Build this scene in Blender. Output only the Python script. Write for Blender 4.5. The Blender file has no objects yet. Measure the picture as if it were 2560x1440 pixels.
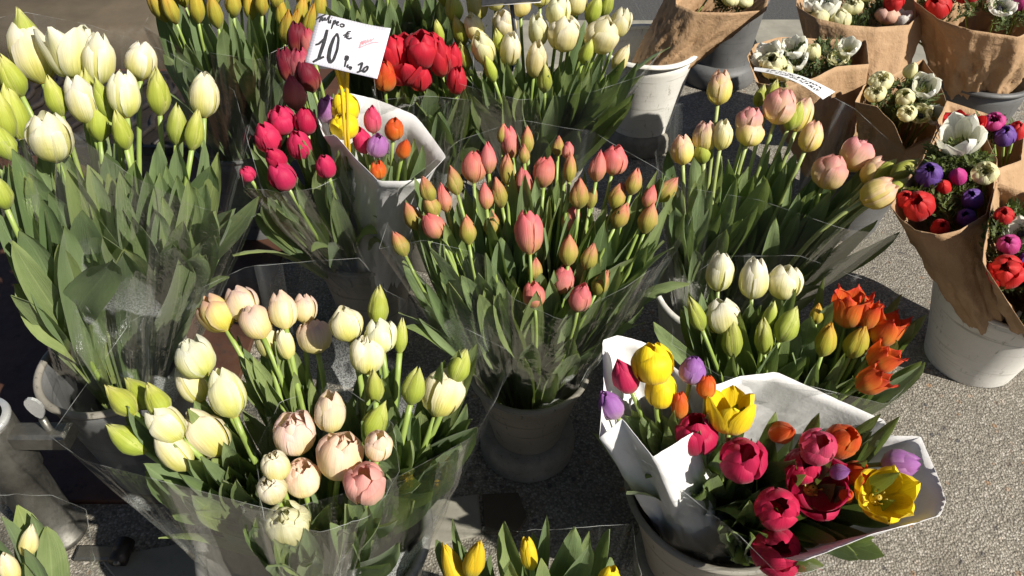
import bpy, math, random
import numpy as np
from mathutils import Vector, Matrix

# ------------------------------------------------------------------ camera, world, sun
SC = bpy.context.scene
COL = SC.collection
CAM_H, PITCH, FPX = 1.35, math.radians(42.0), 1950.0      # FPX: focal length in pixels of a 2560 px wide frame
cam_d = bpy.data.cameras.new('camera'); cam = bpy.data.objects.new('camera', cam_d); COL.objects.link(cam)
cam.location = (0, 0, CAM_H); cam.rotation_euler = (math.pi / 2 - PITCH, 0, 0)
cam_d.sensor_width = 36.0; cam_d.lens = FPX / 2560.0 * 36.0
cam_d.clip_start = 0.05; cam_d.clip_end = 400.0
SC.camera = cam

TO_SUN = Vector((0.62, -0.42, 0.63)).normalized()
SUN_EL = math.asin(TO_SUN.z); SUN_AZ = math.atan2(TO_SUN.x, TO_SUN.y)
world = bpy.data.worlds.new('World'); SC.world = world; world.use_nodes = True
wn = world.node_tree; wn.nodes.clear()
wo = wn.nodes.new('ShaderNodeOutputWorld'); wb = wn.nodes.new('ShaderNodeBackground'); ws = wn.nodes.new('ShaderNodeTexSky')
ws.sky_type = 'NISHITA'; ws.sun_disc = False; ws.sun_elevation = SUN_EL; ws.sun_rotation = SUN_AZ; ws.air_density = 0.6; ws.dust_density = 1.0
wb.inputs['Strength'].default_value = 0.05
wn.links.new(ws.outputs[0], wb.inputs[0]); wn.links.new(wb.outputs[0], wo.inputs[0])
sun_d = bpy.data.lights.new('sun', 'SUN'); sun_d.energy = 5.0; sun_d.angle = math.radians(0.5); sun_d.color = (1.0, 0.95, 0.86)
sun = bpy.data.objects.new('sun', sun_d); COL.objects.link(sun)
sun.rotation_euler = TO_SUN.to_track_quat('Z', 'Y').to_euler()
SC.view_settings.view_transform = 'Standard'; SC.view_settings.look = 'None'
SC.view_settings.gamma = 1.0; SC.view_settings.use_curve_mapping = False; SC.view_settings.exposure = 0.64
SC.render.engine = 'CYCLES'
SC.cycles.use_denoising = True
SC.cycles.max_bounces = 8; SC.cycles.transparent_max_bounces = 20
SC.cycles.diffuse_bounces = 3; SC.cycles.glossy_bounces = 3; SC.cycles.transmission_bounces = 4
SC.cycles.caustics_reflective = False; SC.cycles.caustics_refractive = False

rng = random.Random(7)
nrs = np.random.RandomState(11)
CT, ST = math.cos(PITCH), math.sin(PITCH)
CAM = Vector((0, 0, CAM_H))
UP = Vector((0, 0, 1))

def ray(px, py):
    """direction through a photo pixel, scaled so that its depth along the optical axis is 1"""
    u = (px - 1280.0) / FPX; v = (py - 720.0) / FPX
    return Vector((u, CT - v * ST, -ST - v * CT))
def at_depth(px, py, d): return CAM + ray(px, py) * d
def at_z(px, py, z=0.0):
    r = ray(px, py); return CAM + r * ((z - CAM_H) / r.z)
def depth_of(p): return (p - CAM).dot(Vector((0, CT, -ST)))

# ------------------------------------------------------------------ materials
class NT:
    def __init__(s, name):
        s.m = bpy.data.materials.new(name); s.m.use_nodes = True; s.t = s.m.node_tree; s.t.nodes.clear()
        s.out = s.n('ShaderNodeOutputMaterial')
    def n(s, typ, ins=None, **kw):
        nd = s.t.nodes.new(typ)
        for k, v in kw.items(): setattr(nd, k, v)
        for k, v in (ins or {}).items():
            if hasattr(v, 'is_output'): s.t.links.new(v, nd.inputs[k])
            else: nd.inputs[k].default_value = v
        return nd
    def ramp(s, fac, stops, interp='LINEAR'):
        r = s.n('ShaderNodeValToRGB', {0: fac}); cr = r.color_ramp; cr.interpolation = interp
        while len(cr.elements) < len(stops): cr.elements.new(0.5)
        for e, (p, c) in zip(cr.elements, stops):
            e.position = p; e.color = (c[0], c[1], c[2], 1) if not isinstance(c, (int, float)) else (c, c, c, 1)
        return r.outputs[0]
    def math(s, op, a, b=0.0, clamp=False):
        nd = s.n('ShaderNodeMath', {0: a, 1: b}, operation=op); nd.use_clamp = clamp; return nd.outputs[0]
    def mix(s, fac, a, b, typ='MIX'):
        nd = s.n('ShaderNodeMix', data_type='RGBA', blend_type=typ)
        for k, v in ((0, fac), (6, a), (7, b)):
            if hasattr(v, 'is_output'): s.t.links.new(v, nd.inputs[k])
            else: nd.inputs[k].default_value = v if k == 0 else (v[0], v[1], v[2], 1)
        return nd.outputs[2]
    def noise(s, vec, scale, detail=3.0, rough=0.55, out=0):
        ins = {'Scale': scale, 'Detail': detail, 'Roughness': rough}
        if vec is not None: ins['Vector'] = vec
        return s.n('ShaderNodeTexNoise', ins).outputs[out]
    def map(s, vec, scale=(1, 1, 1), loc=(0, 0, 0), rot=(0, 0, 0)):
        return s.n('ShaderNodeMapping', {'Vector': vec, 'Scale': scale, 'Location': loc, 'Rotation': rot}).outputs[0]
    def bump(s, h, strength=0.3, dist=0.002):
        return s.n('ShaderNodeBump', {'Height': h, 'Strength': strength, 'Distance': dist}).outputs[0]
    def uv(s): return s.n('ShaderNodeUVMap').outputs[0]
    def obj(s): return s.n('ShaderNodeTexCoord').outputs['Object']
    def geo(s): return s.n('ShaderNodeNewGeometry').outputs['Position']
    def done(s, shader): s.t.links.new(shader, s.out.inputs[0]); return s.m
    def principled(s, col, rough=0.5, normal=None, **kw):
        ins = {'Base Color': col if hasattr(col, 'is_output') else (col[0], col[1], col[2], 1), 'Roughness': rough}
        if normal is not None: ins['Normal'] = normal
        ins.update(kw)
        return s.n('ShaderNodeBsdfPrincipled', ins).outputs[0]

def petal_mat(name, base, mid, tip, flame=None, edge=None, trans=0.38, rough=0.55, pos=(0.0, 0.22, 0.62, 1.0)):
    t = NT(name); uv = t.uv(); sep = t.n('ShaderNodeSeparateXYZ', {0: uv})
    u, v = sep.outputs[0], sep.outputs[1]
    inf = t.n('ShaderNodeObjectInfo')
    off = t.n('ShaderNodeCombineXYZ', {0: t.math('MULTIPLY', inf.outputs['Random'], 37.0), 1: t.math('MULTIPLY', inf.outputs['Random'], 11.0)}).outputs[0]
    uvo = t.n('ShaderNodeVectorMath', {0: uv, 1: off}, operation='ADD').outputs[0]
    st = t.noise(t.map(uvo, (26, 1.6, 1)), 1.0, 3.0)
    st2 = t.noise(t.map(uvo, (3, 2.2, 1)), 1.0, 2.0)
    vv = t.math('ADD', v, t.math('MULTIPLY', t.math('SUBTRACT', st, 0.5), 0.30))
    vv = t.math('ADD', vv, t.math('MULTIPLY', t.math('SUBTRACT', st2, 0.5), 0.45))
    c = t.ramp(vv, [(pos[0], base), (pos[1], base), (pos[2], mid), (pos[3], tip)])
    du = t.math('ABSOLUTE', t.math('SUBTRACT', u, 0.5))
    if flame is not None:      # coloured band up the middle of the petal
        f = t.math('SUBTRACT', 1.0, t.math('MULTIPLY', du, 4.2), clamp=True)
        f = t.math('MULTIPLY', f, t.math('SUBTRACT', 1.15, v, clamp=True))
        f = t.math('MULTIPLY', f, t.math('ADD', 0.35, st))
        c = t.mix(f, c, flame)
    if edge is not None:
        e = t.ramp(du, [(0.30, 0.0), (0.5, 1.0)])
        c = t.mix(t.math('MULTIPLY', e, 0.6), c, edge)
    c = t.mix(0.34, c, t.ramp(st, [(0.3, (0.55, 0.55, 0.5)), (0.7, (1.15, 1.15, 1.1))]), 'MULTIPLY')
    c = t.mix(1.0, c, inf.outputs['Color'], 'MULTIPLY')
    nm = t.bump(t.math('ADD', st, t.math('MULTIPLY', st2, 1.2)), 0.40, 0.0018)
    p = t.principled(c, rough, nm, **{'Specular IOR Level': 0.28, 'Sheen Weight': 0.10})
    tr = t.n('ShaderNodeBsdfTranslucent', {0: c, 'Normal': nm}).outputs[0]
    return t.done(t.n('ShaderNodeMixShader', {0: trans, 1: p, 2: tr}).outputs[0])

P = {}
def pm(k, *a, **kw): P[k] = petal_mat('petal_' + k, *a, **kw)
GRN = (0.38, 0.44, 0.08)
pm('white', (0.56, 0.58, 0.12), (0.86, 0.80, 0.46), (0.90, 0.86, 0.70), flame=(0.70, 0.67, 0.15), edge=(0.92, 0.90, 0.78), pos=(0, 0.05, 0.50, 0.85))
pm('green', (0.34, 0.42, 0.055), (0.50, 0.55, 0.09), (0.72, 0.70, 0.28), flame=(0.40, 0.48, 0.06), edge=(0.70, 0.68, 0.26), pos=(0, 0.10, 0.65, 1.0))
pm('cream', (0.66, 0.62, 0.16), (0.82, 0.74, 0.38), (0.87, 0.82, 0.62), flame=(0.78, 0.70, 0.22), pos=(0, 0.05, 0.50, 0.9))
pm('yellowpink', (0.78, 0.68, 0.10), (0.88, 0.75, 0.34), (0.87, 0.52, 0.44), flame=(0.85, 0.74, 0.17), edge=(0.90, 0.68, 0.56), pos=(0, 0.12, 0.55, 0.95))
pm('peach', (0.88, 0.77, 0.26), (0.90, 0.76, 0.54), (0.90, 0.66, 0.56), flame=(0.88, 0.75, 0.30), edge=(0.92, 0.76, 0.66), pos=(0, 0.05, 0.45, 0.9))
pm('pink', (0.88, 0.74, 0.32), (0.88, 0.58, 0.46), (0.84, 0.38, 0.34), edge=(0.88, 0.56, 0.48), pos=(0, 0.05, 0.45, 0.9))
pm('blush', (0.82, 0.68, 0.15), (0.88, 0.62, 0.42), (0.84, 0.36, 0.36), edge=(0.90, 0.60, 0.54), pos=(0, 0.08, 0.5, 0.9))
pm('coral', (0.46, 0.34, 0.07), (0.74, 0.28, 0.23), (0.78, 0.18, 0.20), flame=(0.64, 0.24, 0.19), edge=(0.80, 0.36, 0.24), pos=(0, 0.06, 0.42, 0.9))
pm('coralgreen', (0.30, 0.32, 0.05), (0.50, 0.38, 0.09), (0.76, 0.26, 0.20), flame=(0.40, 0.36, 0.065), edge=(0.66, 0.40, 0.18), pos=(0, 0.12, 0.48, 0.88))
pm('magenta', (0.56, 0.12, 0.13), (0.62, 0.028, 0.11), (0.66, 0.024, 0.12), edge=(0.66, 0.05, 0.14), pos=(0, 0.02, 0.35, 0.9))
pm('hotpink', (0.62, 0.26, 0.20), (0.64, 0.10, 0.17), (0.66, 0.06, 0.16), edge=(0.74, 0.16, 0.26), pos=(0, 0.02, 0.4, 0.9))
pm('crimson', (0.44, 0.06, 0.08), (0.50, 0.012, 0.070), (0.55, 0.013, 0.080), edge=(0.62, 0.04, 0.13), pos=(0, 0.02, 0.35, 0.9))
pm('red', (0.66, 0.16, 0.09), (0.60, 0.025, 0.040), (0.62, 0.018, 0.045), edge=(0.66, 0.03, 0.035), pos=(0, 0.04, 0.35, 0.9))
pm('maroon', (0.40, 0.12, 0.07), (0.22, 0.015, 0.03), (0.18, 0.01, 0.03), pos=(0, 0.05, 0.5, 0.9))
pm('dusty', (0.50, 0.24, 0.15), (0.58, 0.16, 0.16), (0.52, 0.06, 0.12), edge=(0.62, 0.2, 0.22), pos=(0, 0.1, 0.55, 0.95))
pm('lilac', (0.56, 0.42, 0.46), (0.44, 0.20, 0.50), (0.40, 0.15, 0.47), edge=(0.52, 0.30, 0.58), pos=(0, 0.05, 0.45, 0.9))
pm('yellow', (0.74, 0.52, 0.02), (0.83, 0.60, 0.008), (0.86, 0.64, 0.012), trans=0.22, pos=(0, 0.02, 0.4, 0.9))
pm('yellowbud', (0.46, 0.46, 0.03), (0.80, 0.58, 0.02), (0.84, 0.62, 0.03), flame=(0.58, 0.52, 0.03), pos=(0, 0.04, 0.4, 0.9))
pm('orange', (0.70, 0.30, 0.05), (0.74, 0.17, 0.018), (0.72, 0.09, 0.014), edge=(0.80, 0.28, 0.04), pos=(0, 0.06, 0.5, 0.95))
pm('flame', (0.68, 0.38, 0.06), (0.74, 0.16, 0.02), (0.68, 0.045, 0.016), flame=(0.72, 0.10, 0.02), edge=(0.80, 0.22, 0.03), pos=(0, 0.10, 0.5, 0.9))
pm('orangegreen', (0.38, 0.42, 0.05), (0.60, 0.50, 0.07), (0.76, 0.38, 0.06), flame=(0.48, 0.38, 0.045), edge=(0.72, 0.36, 0.06), pos=(0, 0.12, 0.6, 1.0))
pm('anemonewhite', (0.70, 0.70, 0.40), (0.84, 0.83, 0.74), (0.88, 0.87, 0.80), pos=(0, 0.05, 0.35, 0.9))
pm('anemonered', (0.50, 0.02, 0.02), (0.62, 0.018, 0.02), (0.66, 0.03, 0.03), pos=(0, 0.05, 0.35, 0.9))
pm('anemoneviolet', (0.10, 0.03, 0.22), (0.13, 0.05, 0.34), (0.22, 0.11, 0.46), pos=(0, 0.05, 0.35, 0.9))
pm('anemonepink', (0.50, 0.08, 0.26), (0.58, 0.04, 0.26), (0.62, 0.08, 0.32), pos=(0, 0.05, 0.35, 0.9))
pm('ranunculuscream', (0.66, 0.66, 0.24), (0.82, 0.78, 0.42), (0.86, 0.82, 0.54), pos=(0, 0.05, 0.4, 0.9))
pm('ranunculuspink', (0.74, 0.52, 0.34), (0.78, 0.44, 0.34), (0.80, 0.52, 0.44), pos=(0, 0.05, 0.4, 0.9))

def leaf_mat(name, ca, cb, rib, trans=0.2, rough=0.42):
    t = NT(name); uv = t.uv(); sep = t.n('ShaderNodeSeparateXYZ', {0: uv}); inf = t.n('ShaderNodeObjectInfo')
    off = t.n('ShaderNodeCombineXYZ', {0: t.math('MULTIPLY', inf.outputs['Random'], 53.0), 1: t.math('MULTIPLY', inf.outputs['Random'], 17.0)}).outputs[0]
    uvo = t.n('ShaderNodeVectorMath', {0: uv, 1: off}, operation='ADD').outputs[0]
    st = t.noise(t.map(uvo, (34, 0.9, 1)), 1.0, 3.0, 0.6)
    bl = t.noise(t.map(uvo, (2.0, 5.0, 1)), 1.0, 4.0, 0.6)
    c = t.mix(t.ramp(bl, [(0.3, 0.0), (0.7, 1.0)]), ca, cb)
    c = t.mix(t.ramp(st, [(0.42, 0.0), (0.75, 0.55)]), c, rib)
    c = t.mix(t.ramp(sep.outputs[1], [(0.0, 0.5), (0.3, 0.0), (0.93, 0.0), (1.0, 0.4)]), c, (0.30, 0.36, 0.10))
    mid = t.ramp(t.math('ABSOLUTE', t.math('SUBTRACT', sep.outputs[0], 0.5)), [(0.0, 0.55), (0.035, 0.0)])
    c = t.mix(mid, c, (cb[0] * 1.5, cb[1] * 1.45, cb[2] * 1.5))
    rnd = t.ramp(inf.outputs['Random'], [(0, (0.78, 0.82, 0.85)), (0.5, (1, 1, 1)), (1, (1.2, 1.12, 0.9))])
    c = t.mix(1.0, c, rnd, 'MULTIPLY')
    nm = t.bump(t.math('ADD', st, t.math('MULTIPLY', bl, 1.6)), 0.5, 0.002)
    p = t.principled(c, rough, nm, **{'Specular IOR Level': 0.5, 'Sheen Weight': 0.10, 'Sheen Roughness': 0.4})
    tr = t.n('ShaderNodeBsdfTranslucent', {0: t.mix(0.5, c, (0.22, 0.30, 0.03)), 'Normal': nm}).outputs[0]
    return t.done(t.n('ShaderNodeMixShader', {0: trans, 1: p, 2: tr}).outputs[0])
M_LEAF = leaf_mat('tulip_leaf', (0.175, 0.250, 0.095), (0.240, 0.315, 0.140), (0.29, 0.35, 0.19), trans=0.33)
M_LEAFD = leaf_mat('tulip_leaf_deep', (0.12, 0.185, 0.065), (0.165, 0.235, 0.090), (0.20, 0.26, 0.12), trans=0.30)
M_FROND = leaf_mat('anemone_leaf', (0.05, 0.085, 0.022), (0.11, 0.15, 0.04), (0.15, 0.18, 0.06), rough=0.55)

def simple(name, c1, c2, scale, rough=0.6, metal=0.0, bump=0.2, stretch=(1, 1, 1), dist=0.002, spec=0.5, c3=None):
    t = NT(name); o = t.map(t.obj(), stretch)
    a = t.noise(o, scale, 6.0, 0.6); b = t.noise(o, scale * 5.3, 5.0, 0.65)
    c = t.mix(t.ramp(a, [(0.32, 0.0), (0.68, 1.0)]), c1, c2)
    if c3 is not None: c = t.mix(t.ramp(b, [(0.60, 0.0), (0.70, 0.8)]), c, c3)
    nm = t.bump(t.math('ADD', a, t.math('MULTIPLY', b, 0.6)), bump, dist)
    rr = t.ramp(b, [(0.3, max(rough - 0.12, 0.05)), (0.7, min(rough + 0.12, 1.0))])
    return t.done(t.principled(c, rr, nm, **{'Metallic': metal, 'Specular IOR Level': spec}))
M_STEM = simple('tulip_stem', (0.20, 0.28, 0.06), (0.28, 0.36, 0.09), 30, 0.42, stretch=(1, 1, 0.15), bump=0.1)
M_STEMP = simple('tulip_stem_pale', (0.26, 0.32, 0.10), (0.33, 0.38, 0.13), 30, 0.42, stretch=(1, 1, 0.15), bump=0.1)
M_PISTIL = simple('pistil', (0.34, 0.30, 0.05), (0.50, 0.32, 0.04), 80, 0.5)
M_BLACK = simple('anemone_heart', (0.006, 0.005, 0.010), (0.02, 0.016, 0.03), 200, 0.6, bump=0.8)
M_SLATE = simple('slate_board', (0.012, 0.012, 0.013), (0.02, 0.02, 0.022), 20, 0.45)
M_ZINC = simple('zinc', (0.20, 0.195, 0.185), (0.32, 0.31, 0.29), 9, 0.45, metal=0.55, bump=0.25, c3=(0.10, 0.09, 0.075))
M_STEEL = simple('galvanised_steel', (0.11, 0.106, 0.092), (0.19, 0.182, 0.16), 22, 0.45, metal=0.75, bump=0.3, c3=(0.14, 0.13, 0.11))
M_CHROME = simple('wing_screw', (0.55, 0.56, 0.55), (0.7, 0.7, 0.69), 30, 0.35, metal=0.6)
M_YPLAST = simple('yellow_plastic', (0.78, 0.50, 0.02), (0.82, 0.55, 0.03), 20, 0.32, bump=0.03)
M_INK = simple('black_ink', (0.012, 0.012, 0.014), (0.04, 0.04, 0.045), 200, 0.6)
M_REDINK = simple('red_ink', (0.70, 0.20, 0.24), (0.78, 0.34, 0.36), 200, 0.6)
M_RUST = simple('rusty_shade_plate', (0.040, 0.016, 0.009), (0.085, 0.035, 0.016), 7, 0.65, bump=0.5, c3=(0.018, 0.012, 0.010))
M_STONE = simple('pale_stone', (0.20, 0.188, 0.152), (0.29, 0.272, 0.222), 11, 0.75, bump=0.35, c3=(0.20, 0.18, 0.145))
M_SANDST = simple('worn_shaded_stone', (0.055, 0.042, 0.026), (0.085, 0.065, 0.040), 6, 0.8, bump=0.5, c3=(0.07, 0.05, 0.035))  # the stone block's shade is put into this dark colour
M_IRON = simple('cast_iron', (0.016, 0.012, 0.010), (0.035, 0.026, 0.020), 20, 0.5, metal=0.2, bump=0.4)
M_CANVAS = simple('added_canopy_canvas', (0.035, 0.060, 0.045), (0.045, 0.075, 0.055), 60, 0.85, bump=0.2)  # cloth of the added canopy
M_FOOT = simple('cement_foot', (0.17, 0.155, 0.125), (0.27, 0.25, 0.205), 30, 0.85, bump=0.7, c3=(0.10, 0.09, 0.07))

def bucket_mat(name, c1, c2, dirt, amount):
    t = NT(name); o = t.obj()
    a = t.noise(o, 12, 5.0); ring = t.noise(t.map(o, (5, 5, 90)), 1.0, 4.0, 0.7); sp = t.noise(o, 120, 4.0, 0.7)
    scr = t.noise(t.map(o, (60, 60, 14)), 1.0, 5.0, 0.7)
    c = t.mix(t.ramp(a, [(0.3, 0), (0.7, 1)]), c1, c2)
    c = t.mix(t.ramp(ring, [(0.56, 0.0), (0.72, amount)]), c, dirt)
    c = t.mix(t.ramp(scr, [(0.60, 0.0), (0.68, amount)]), c, dirt)
    c = t.mix(t.ramp(sp, [(0.66, 0.0), (0.74, amount * 0.8)]), c, (dirt[0] * 0.5, dirt[1] * 0.5, dirt[2] * 0.5))
    nm = t.bump(t.math('ADD', a, t.math('ADD', ring, sp)), 0.18, 0.002)
    return t.done(t.principled(c, t.ramp(a, [(0.3, 0.42), (0.7, 0.62)]), nm, **{'Specular IOR Level': 0.4}))
M_BWHITE = bucket_mat('white_bucket', (0.62, 0.60, 0.55), (0.72, 0.70, 0.64), (0.30, 0.28, 0.23), 0.9)
M_BGREY = bucket_mat('grey_bucket', (0.20, 0.182, 0.152), (0.28, 0.257, 0.217), (0.085, 0.075, 0.06), 0.95)
M_BDARK = bucket_mat('dark_bucket', (0.085, 0.085, 0.085), (0.13, 0.13, 0.128), (0.035, 0.034, 0.032), 0.6)

def kraft(name, ca, cb, fb=0.35, bs=0.55):
    t = NT(name); uv = t.uv(); o = t.obj()
    fib = t.noise(t.map(uv, (160, 30, 1)), 1.0, 4.0, 0.7); cl = t.noise(o, 9, 4.0); cr = t.noise(o, 26, 5.0, 0.62)
    c = t.mix(t.ramp(cl, [(0.3, 0), (0.7, 1)]), ca, cb)
    c = t.mix(t.ramp(fib, [(0.45, 0.0), (0.7, fb)]), c, (cb[0] * 1.2, cb[1] * 1.2, cb[2] * 1.25))
    ridge = t.math('ABSOLUTE', t.math('SUBTRACT', cr, 0.5))
    nm = t.bump(t.math('ADD', t.math('MULTIPLY', ridge, -2.5), t.math('MULTIPLY', fib, 0.04)), bs, 0.006)
    p = t.principled(c, 0.72, nm, **{'Specular IOR Level': 0.25})
    tr = t.n('ShaderNodeBsdfTranslucent', {0: c, 'Normal': nm}).outputs[0]
    return t.done(t.n('ShaderNodeMixShader', {0: 0.14, 1: p, 2: tr}).outputs[0])
M_KRAFT = kraft('kraft_paper', (0.36, 0.225, 0.120), (0.45, 0.295, 0.168))
M_WPAPER = kraft('white_paper', (0.72, 0.71, 0.70), (0.80, 0.79, 0.78), 0.1, 0.13)

def film_mat(name, frost=0.0, haze=0.006):
    t = NT(name); uv = t.uv(); o = t.obj()
    cre = t.noise(t.map(uv, (34, 1.3, 1)), 1.0, 2.0, 0.5); wr = t.noise(o, 24, 4.0, 0.6); wr2 = t.noise(o, 6, 2.0)
    ridge = t.math('ABSOLUTE', t.math('SUBTRACT', wr, 0.5))
    h = t.math('ADD', t.math('MULTIPLY', cre, 0.9), t.math('ADD', t.math('MULTIPLY', ridge, -1.6), wr2))
    nm = t.bump(h, 0.22, 0.006)
    fac = t.n('ShaderNodeLayerWeight', {'Blend': 0.25, 'Normal': nm}).outputs['Fresnel']
    f = t.math('ADD', t.math('MULTIPLY', fac, 0.22), 0.008, clamp=True)
    gl = t.n('ShaderNodeBsdfGlossy', {'Color': (0.95, 0.96, 0.95, 1), 'Roughness': 0.08, 'Normal': nm}).outputs[0]
    tp = t.n('ShaderNodeBsdfTransparent', {0: (0.975, 0.98, 0.975, 1)}).outputs[0]
    sh = t.n('ShaderNodeMixShader', {0: f, 1: tp, 2: gl}).outputs[0]
    # milky creases, and beads of condensation where leaves press against the film
    dif = t.n('ShaderNodeBsdfDiffuse', {0: (0.80, 0.82, 0.80, 1)}).outputs[0]
    trl = t.n('ShaderNodeBsdfTranslucent', {0: (0.80, 0.82, 0.80, 1)}).outputs[0]
    milk = t.n('ShaderNodeMixShader', {0: 0.45, 1: dif, 2: trl}).outputs[0]
    hz = t.ramp(cre, [(0.50, haze * 0.6), (0.66, haze * 1.6), (0.74, haze * 6)])
    if frost > 0:
        pn = t.noise(o, 7.0, 3.0, 0.5); sp = t.noise(o, 420, 2.0, 0.7)
        v = t.n('ShaderNodeSeparateXYZ', {0: uv}).outputs[1]
        low = t.ramp(v, [(0.05, 0.0), (0.20, 1.0), (0.50, 0.85), (0.72, 0.0)])
        pt = t.math('MULTIPLY', t.ramp(pn, [(0.512, 0.0), (0.54, 1.0)]), low)
        pt = t.math('MULTIPLY', pt, t.ramp(sp, [(0.40, 0.25), (0.58, 0.95)]))
        hz = t.math('ADD', hz, t.math('MULTIPLY', pt, frost), clamp=True)
    return t.done(t.n('ShaderNodeMixShader', {0: hz, 1: sh, 2: milk}).outputs[0])
M_FILM = film_mat('cellophane'); M_FILMF = film_mat('cellophane_misted', frost=0.85, haze=0.007)
M_FOLD = film_mat('cellophane_fold', haze=0.035)
def edge_mat():
    t = NT('cellophane_edge')
    d = t.n('ShaderNodeBsdfPrincipled', {'Base Color': (0.75, 0.77, 0.74, 1), 'Roughness': 0.2}).outputs[0]
    tp = t.n('ShaderNodeBsdfTransparent').outputs[0]
    nz = t.noise(t.obj(), 20, 2.0)
    return t.done(t.n('ShaderNodeMixShader', {0: t.ramp(nz, [(0.46, 0.01), (0.70, 0.26)]), 1: tp, 2: d}).outputs[0])
M_EDGE = edge_mat()

def ground_mat():
    t = NT('aggregate_concrete'); o = t.geo()
    w = t.n('ShaderNodeVectorMath', {0: o, 1: t.n('ShaderNodeVectorMath', {0: t.noise(o, 60, 2.0, out=1), 'Scale': 0.006}, operation='SCALE').outputs[0]}, operation='ADD').outputs[0]
    v1 = t.n('ShaderNodeTexVoronoi', {'Vector': w, 'Scale': 210.0, 'Randomness': 1.0}); v2 = t.n('ShaderNodeTexVoronoi', {'Vector': w, 'Scale': 62.0})
    big = t.noise(o, 2.2, 4.0); fine = t.noise(o, 420, 3.0, 0.7)
    s1 = t.n('ShaderNodeSeparateXYZ', {0: v1.outputs['Color']}).outputs[0]; s2 = t.n('ShaderNodeSeparateXYZ', {0: v2.outputs['Color']}).outputs[0]
    c = t.ramp(s1, [(0.0, (0.13, 0.118, 0.098)), (0.22, (0.22, 0.20, 0.165)), (0.55, (0.29, 0.265, 0.22)), (0.85, (0.36, 0.335, 0.285)), (1.0, (0.47, 0.44, 0.39))])
    peb = t.math('MULTIPLY', t.ramp(v2.outputs['Distance'], [(0.30, 1.0), (0.42, 0.0)]), t.ramp(s2, [(0.84, 0.0), (0.86, 1.0)]))
    c = t.mix(peb, c, t.ramp(t.n('ShaderNodeSeparateXYZ', {0: v2.outputs['Color']}).outputs[1], [(0.3, (0.075, 0.075, 0.08)), (0.6, (0.34, 0.21, 0.12)), (0.9, (0.46, 0.43, 0.38))]))
    gap = t.ramp(v1.outputs['Distance'], [(0.35, 0.0), (0.75, 0.75)])
    c = t.mix(gap, c, (0.125, 0.11, 0.088))
    c = t.mix(0.45, c, t.ramp(fine, [(0.3, (0.55, 0.55, 0.55)), (0.7, (1.35, 1.35, 1.35))]), 'MULTIPLY')
    stn = t.noise(o, 4.5, 5.0, 0.65)
    c = t.mix(t.ramp(stn, [(0.52, 0.0), (0.66, 0.55)]), c, (0.11, 0.095, 0.075))
    c = t.mix(1.0, c, t.ramp(big, [(0.3, (0.80, 0.79, 0.78)), (0.7, (1.12, 1.1, 1.06))]), 'MULTIPLY')
    h = t.math('ADD', t.math('MULTIPLY', v1.outputs['Distance'], -1.0), t.math('MULTIPLY', fine, 0.4))
    return t.done(t.principled(c, 0.82, t.bump(h, 0.75, 0.004)))
M_GROUND = ground_mat()
M_ASPH = simple('asphalt', (0.045, 0.044, 0.043), (0.075, 0.073, 0.07), 90, 0.9, bump=0.9, c3=(0.14, 0.135, 0.125), dist=0.004)
def card_mat():
    t = NT('squared_card'); uv = t.uv(); sep = t.n('ShaderNodeSeparateXYZ', {0: uv})
    def line(x, n):
        f = t.math('FRACT', t.math('MULTIPLY', x, n)); return t.math('LESS_THAN', f, 0.16)
    g = t.math('MAXIMUM', line(sep.outputs[0], 26.0), line(sep.outputs[1], 18.0))
    st = t.noise(uv, 3.0, 4.0)
    c = t.mix(t.ramp(st, [(0.4, 0), (0.7, 0.5)]), (0.62, 0.61, 0.64), (0.58, 0.55, 0.59))
    c = t.mix(t.math('MULTIPLY', g, 0.7), c, (0.36, 0.36, 0.50))
    return t.done(t.principled(c, 0.6, t.bump(st, 0.1, 0.002)))
M_CARD = card_mat()

# ------------------------------------------------------------------ mesh helpers
def mesh(name, v, f, uv=None, smooth=True):
    m = bpy.data.meshes.new(name); m.from_pydata([tuple(map(float, p)) for p in v], [], f)
    if uv is not None:
        lay = m.uv_layers.new(name='UVMap'); li = np.zeros(len(m.loops), np.int32); m.loops.foreach_get('vertex_index', li)
        lay.data.foreach_set('uv', np.asarray(uv, np.float32)[li].ravel())
    if smooth: m.polygons.foreach_set('use_smooth', [True] * len(m.polygons))
    m.update(); return m
def link(name, me, mat=None, parent=None, loc=None):
    o = bpy.data.objects.new(name, me); COL.objects.link(o)
    if mat is not None and me is not None and not me.materials: me.materials.append(mat)
    if parent is not None: o.parent = parent
    if loc is not None: o.location = loc
    return o
def tag(o, label=None, cat=None, group=None, kind=None):
    if label: o['label'] = label
    if cat: o['category'] = cat
    if group: o['group'] = group
    if kind: o['kind'] = kind
    return o
def thing(name, loc, label, cat, group=None):
    return tag(link(name, None, loc=loc), label, cat, group)
def gridf(nu, nv, closed=False):
    f = []
    for j in range(nv - 1):
        for i in range(nu if closed else nu - 1):
            a = j * nu + i; b = j * nu + (i + 1) % nu
            f.append((a, b, b + nu, a + nu))
    return f
def joinm(parts):
    V, F, U = [], [], []
    for p in parts:
        o = len(V); V += [tuple(q) for q in p[0]]; F += [tuple(i + o for i in f) for f in p[1]]
        U += list(p[2]) if len(p) > 2 and p[2] is not None else [(0.5, 0.5)] * len(p[0])
    return V, F, U
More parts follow.
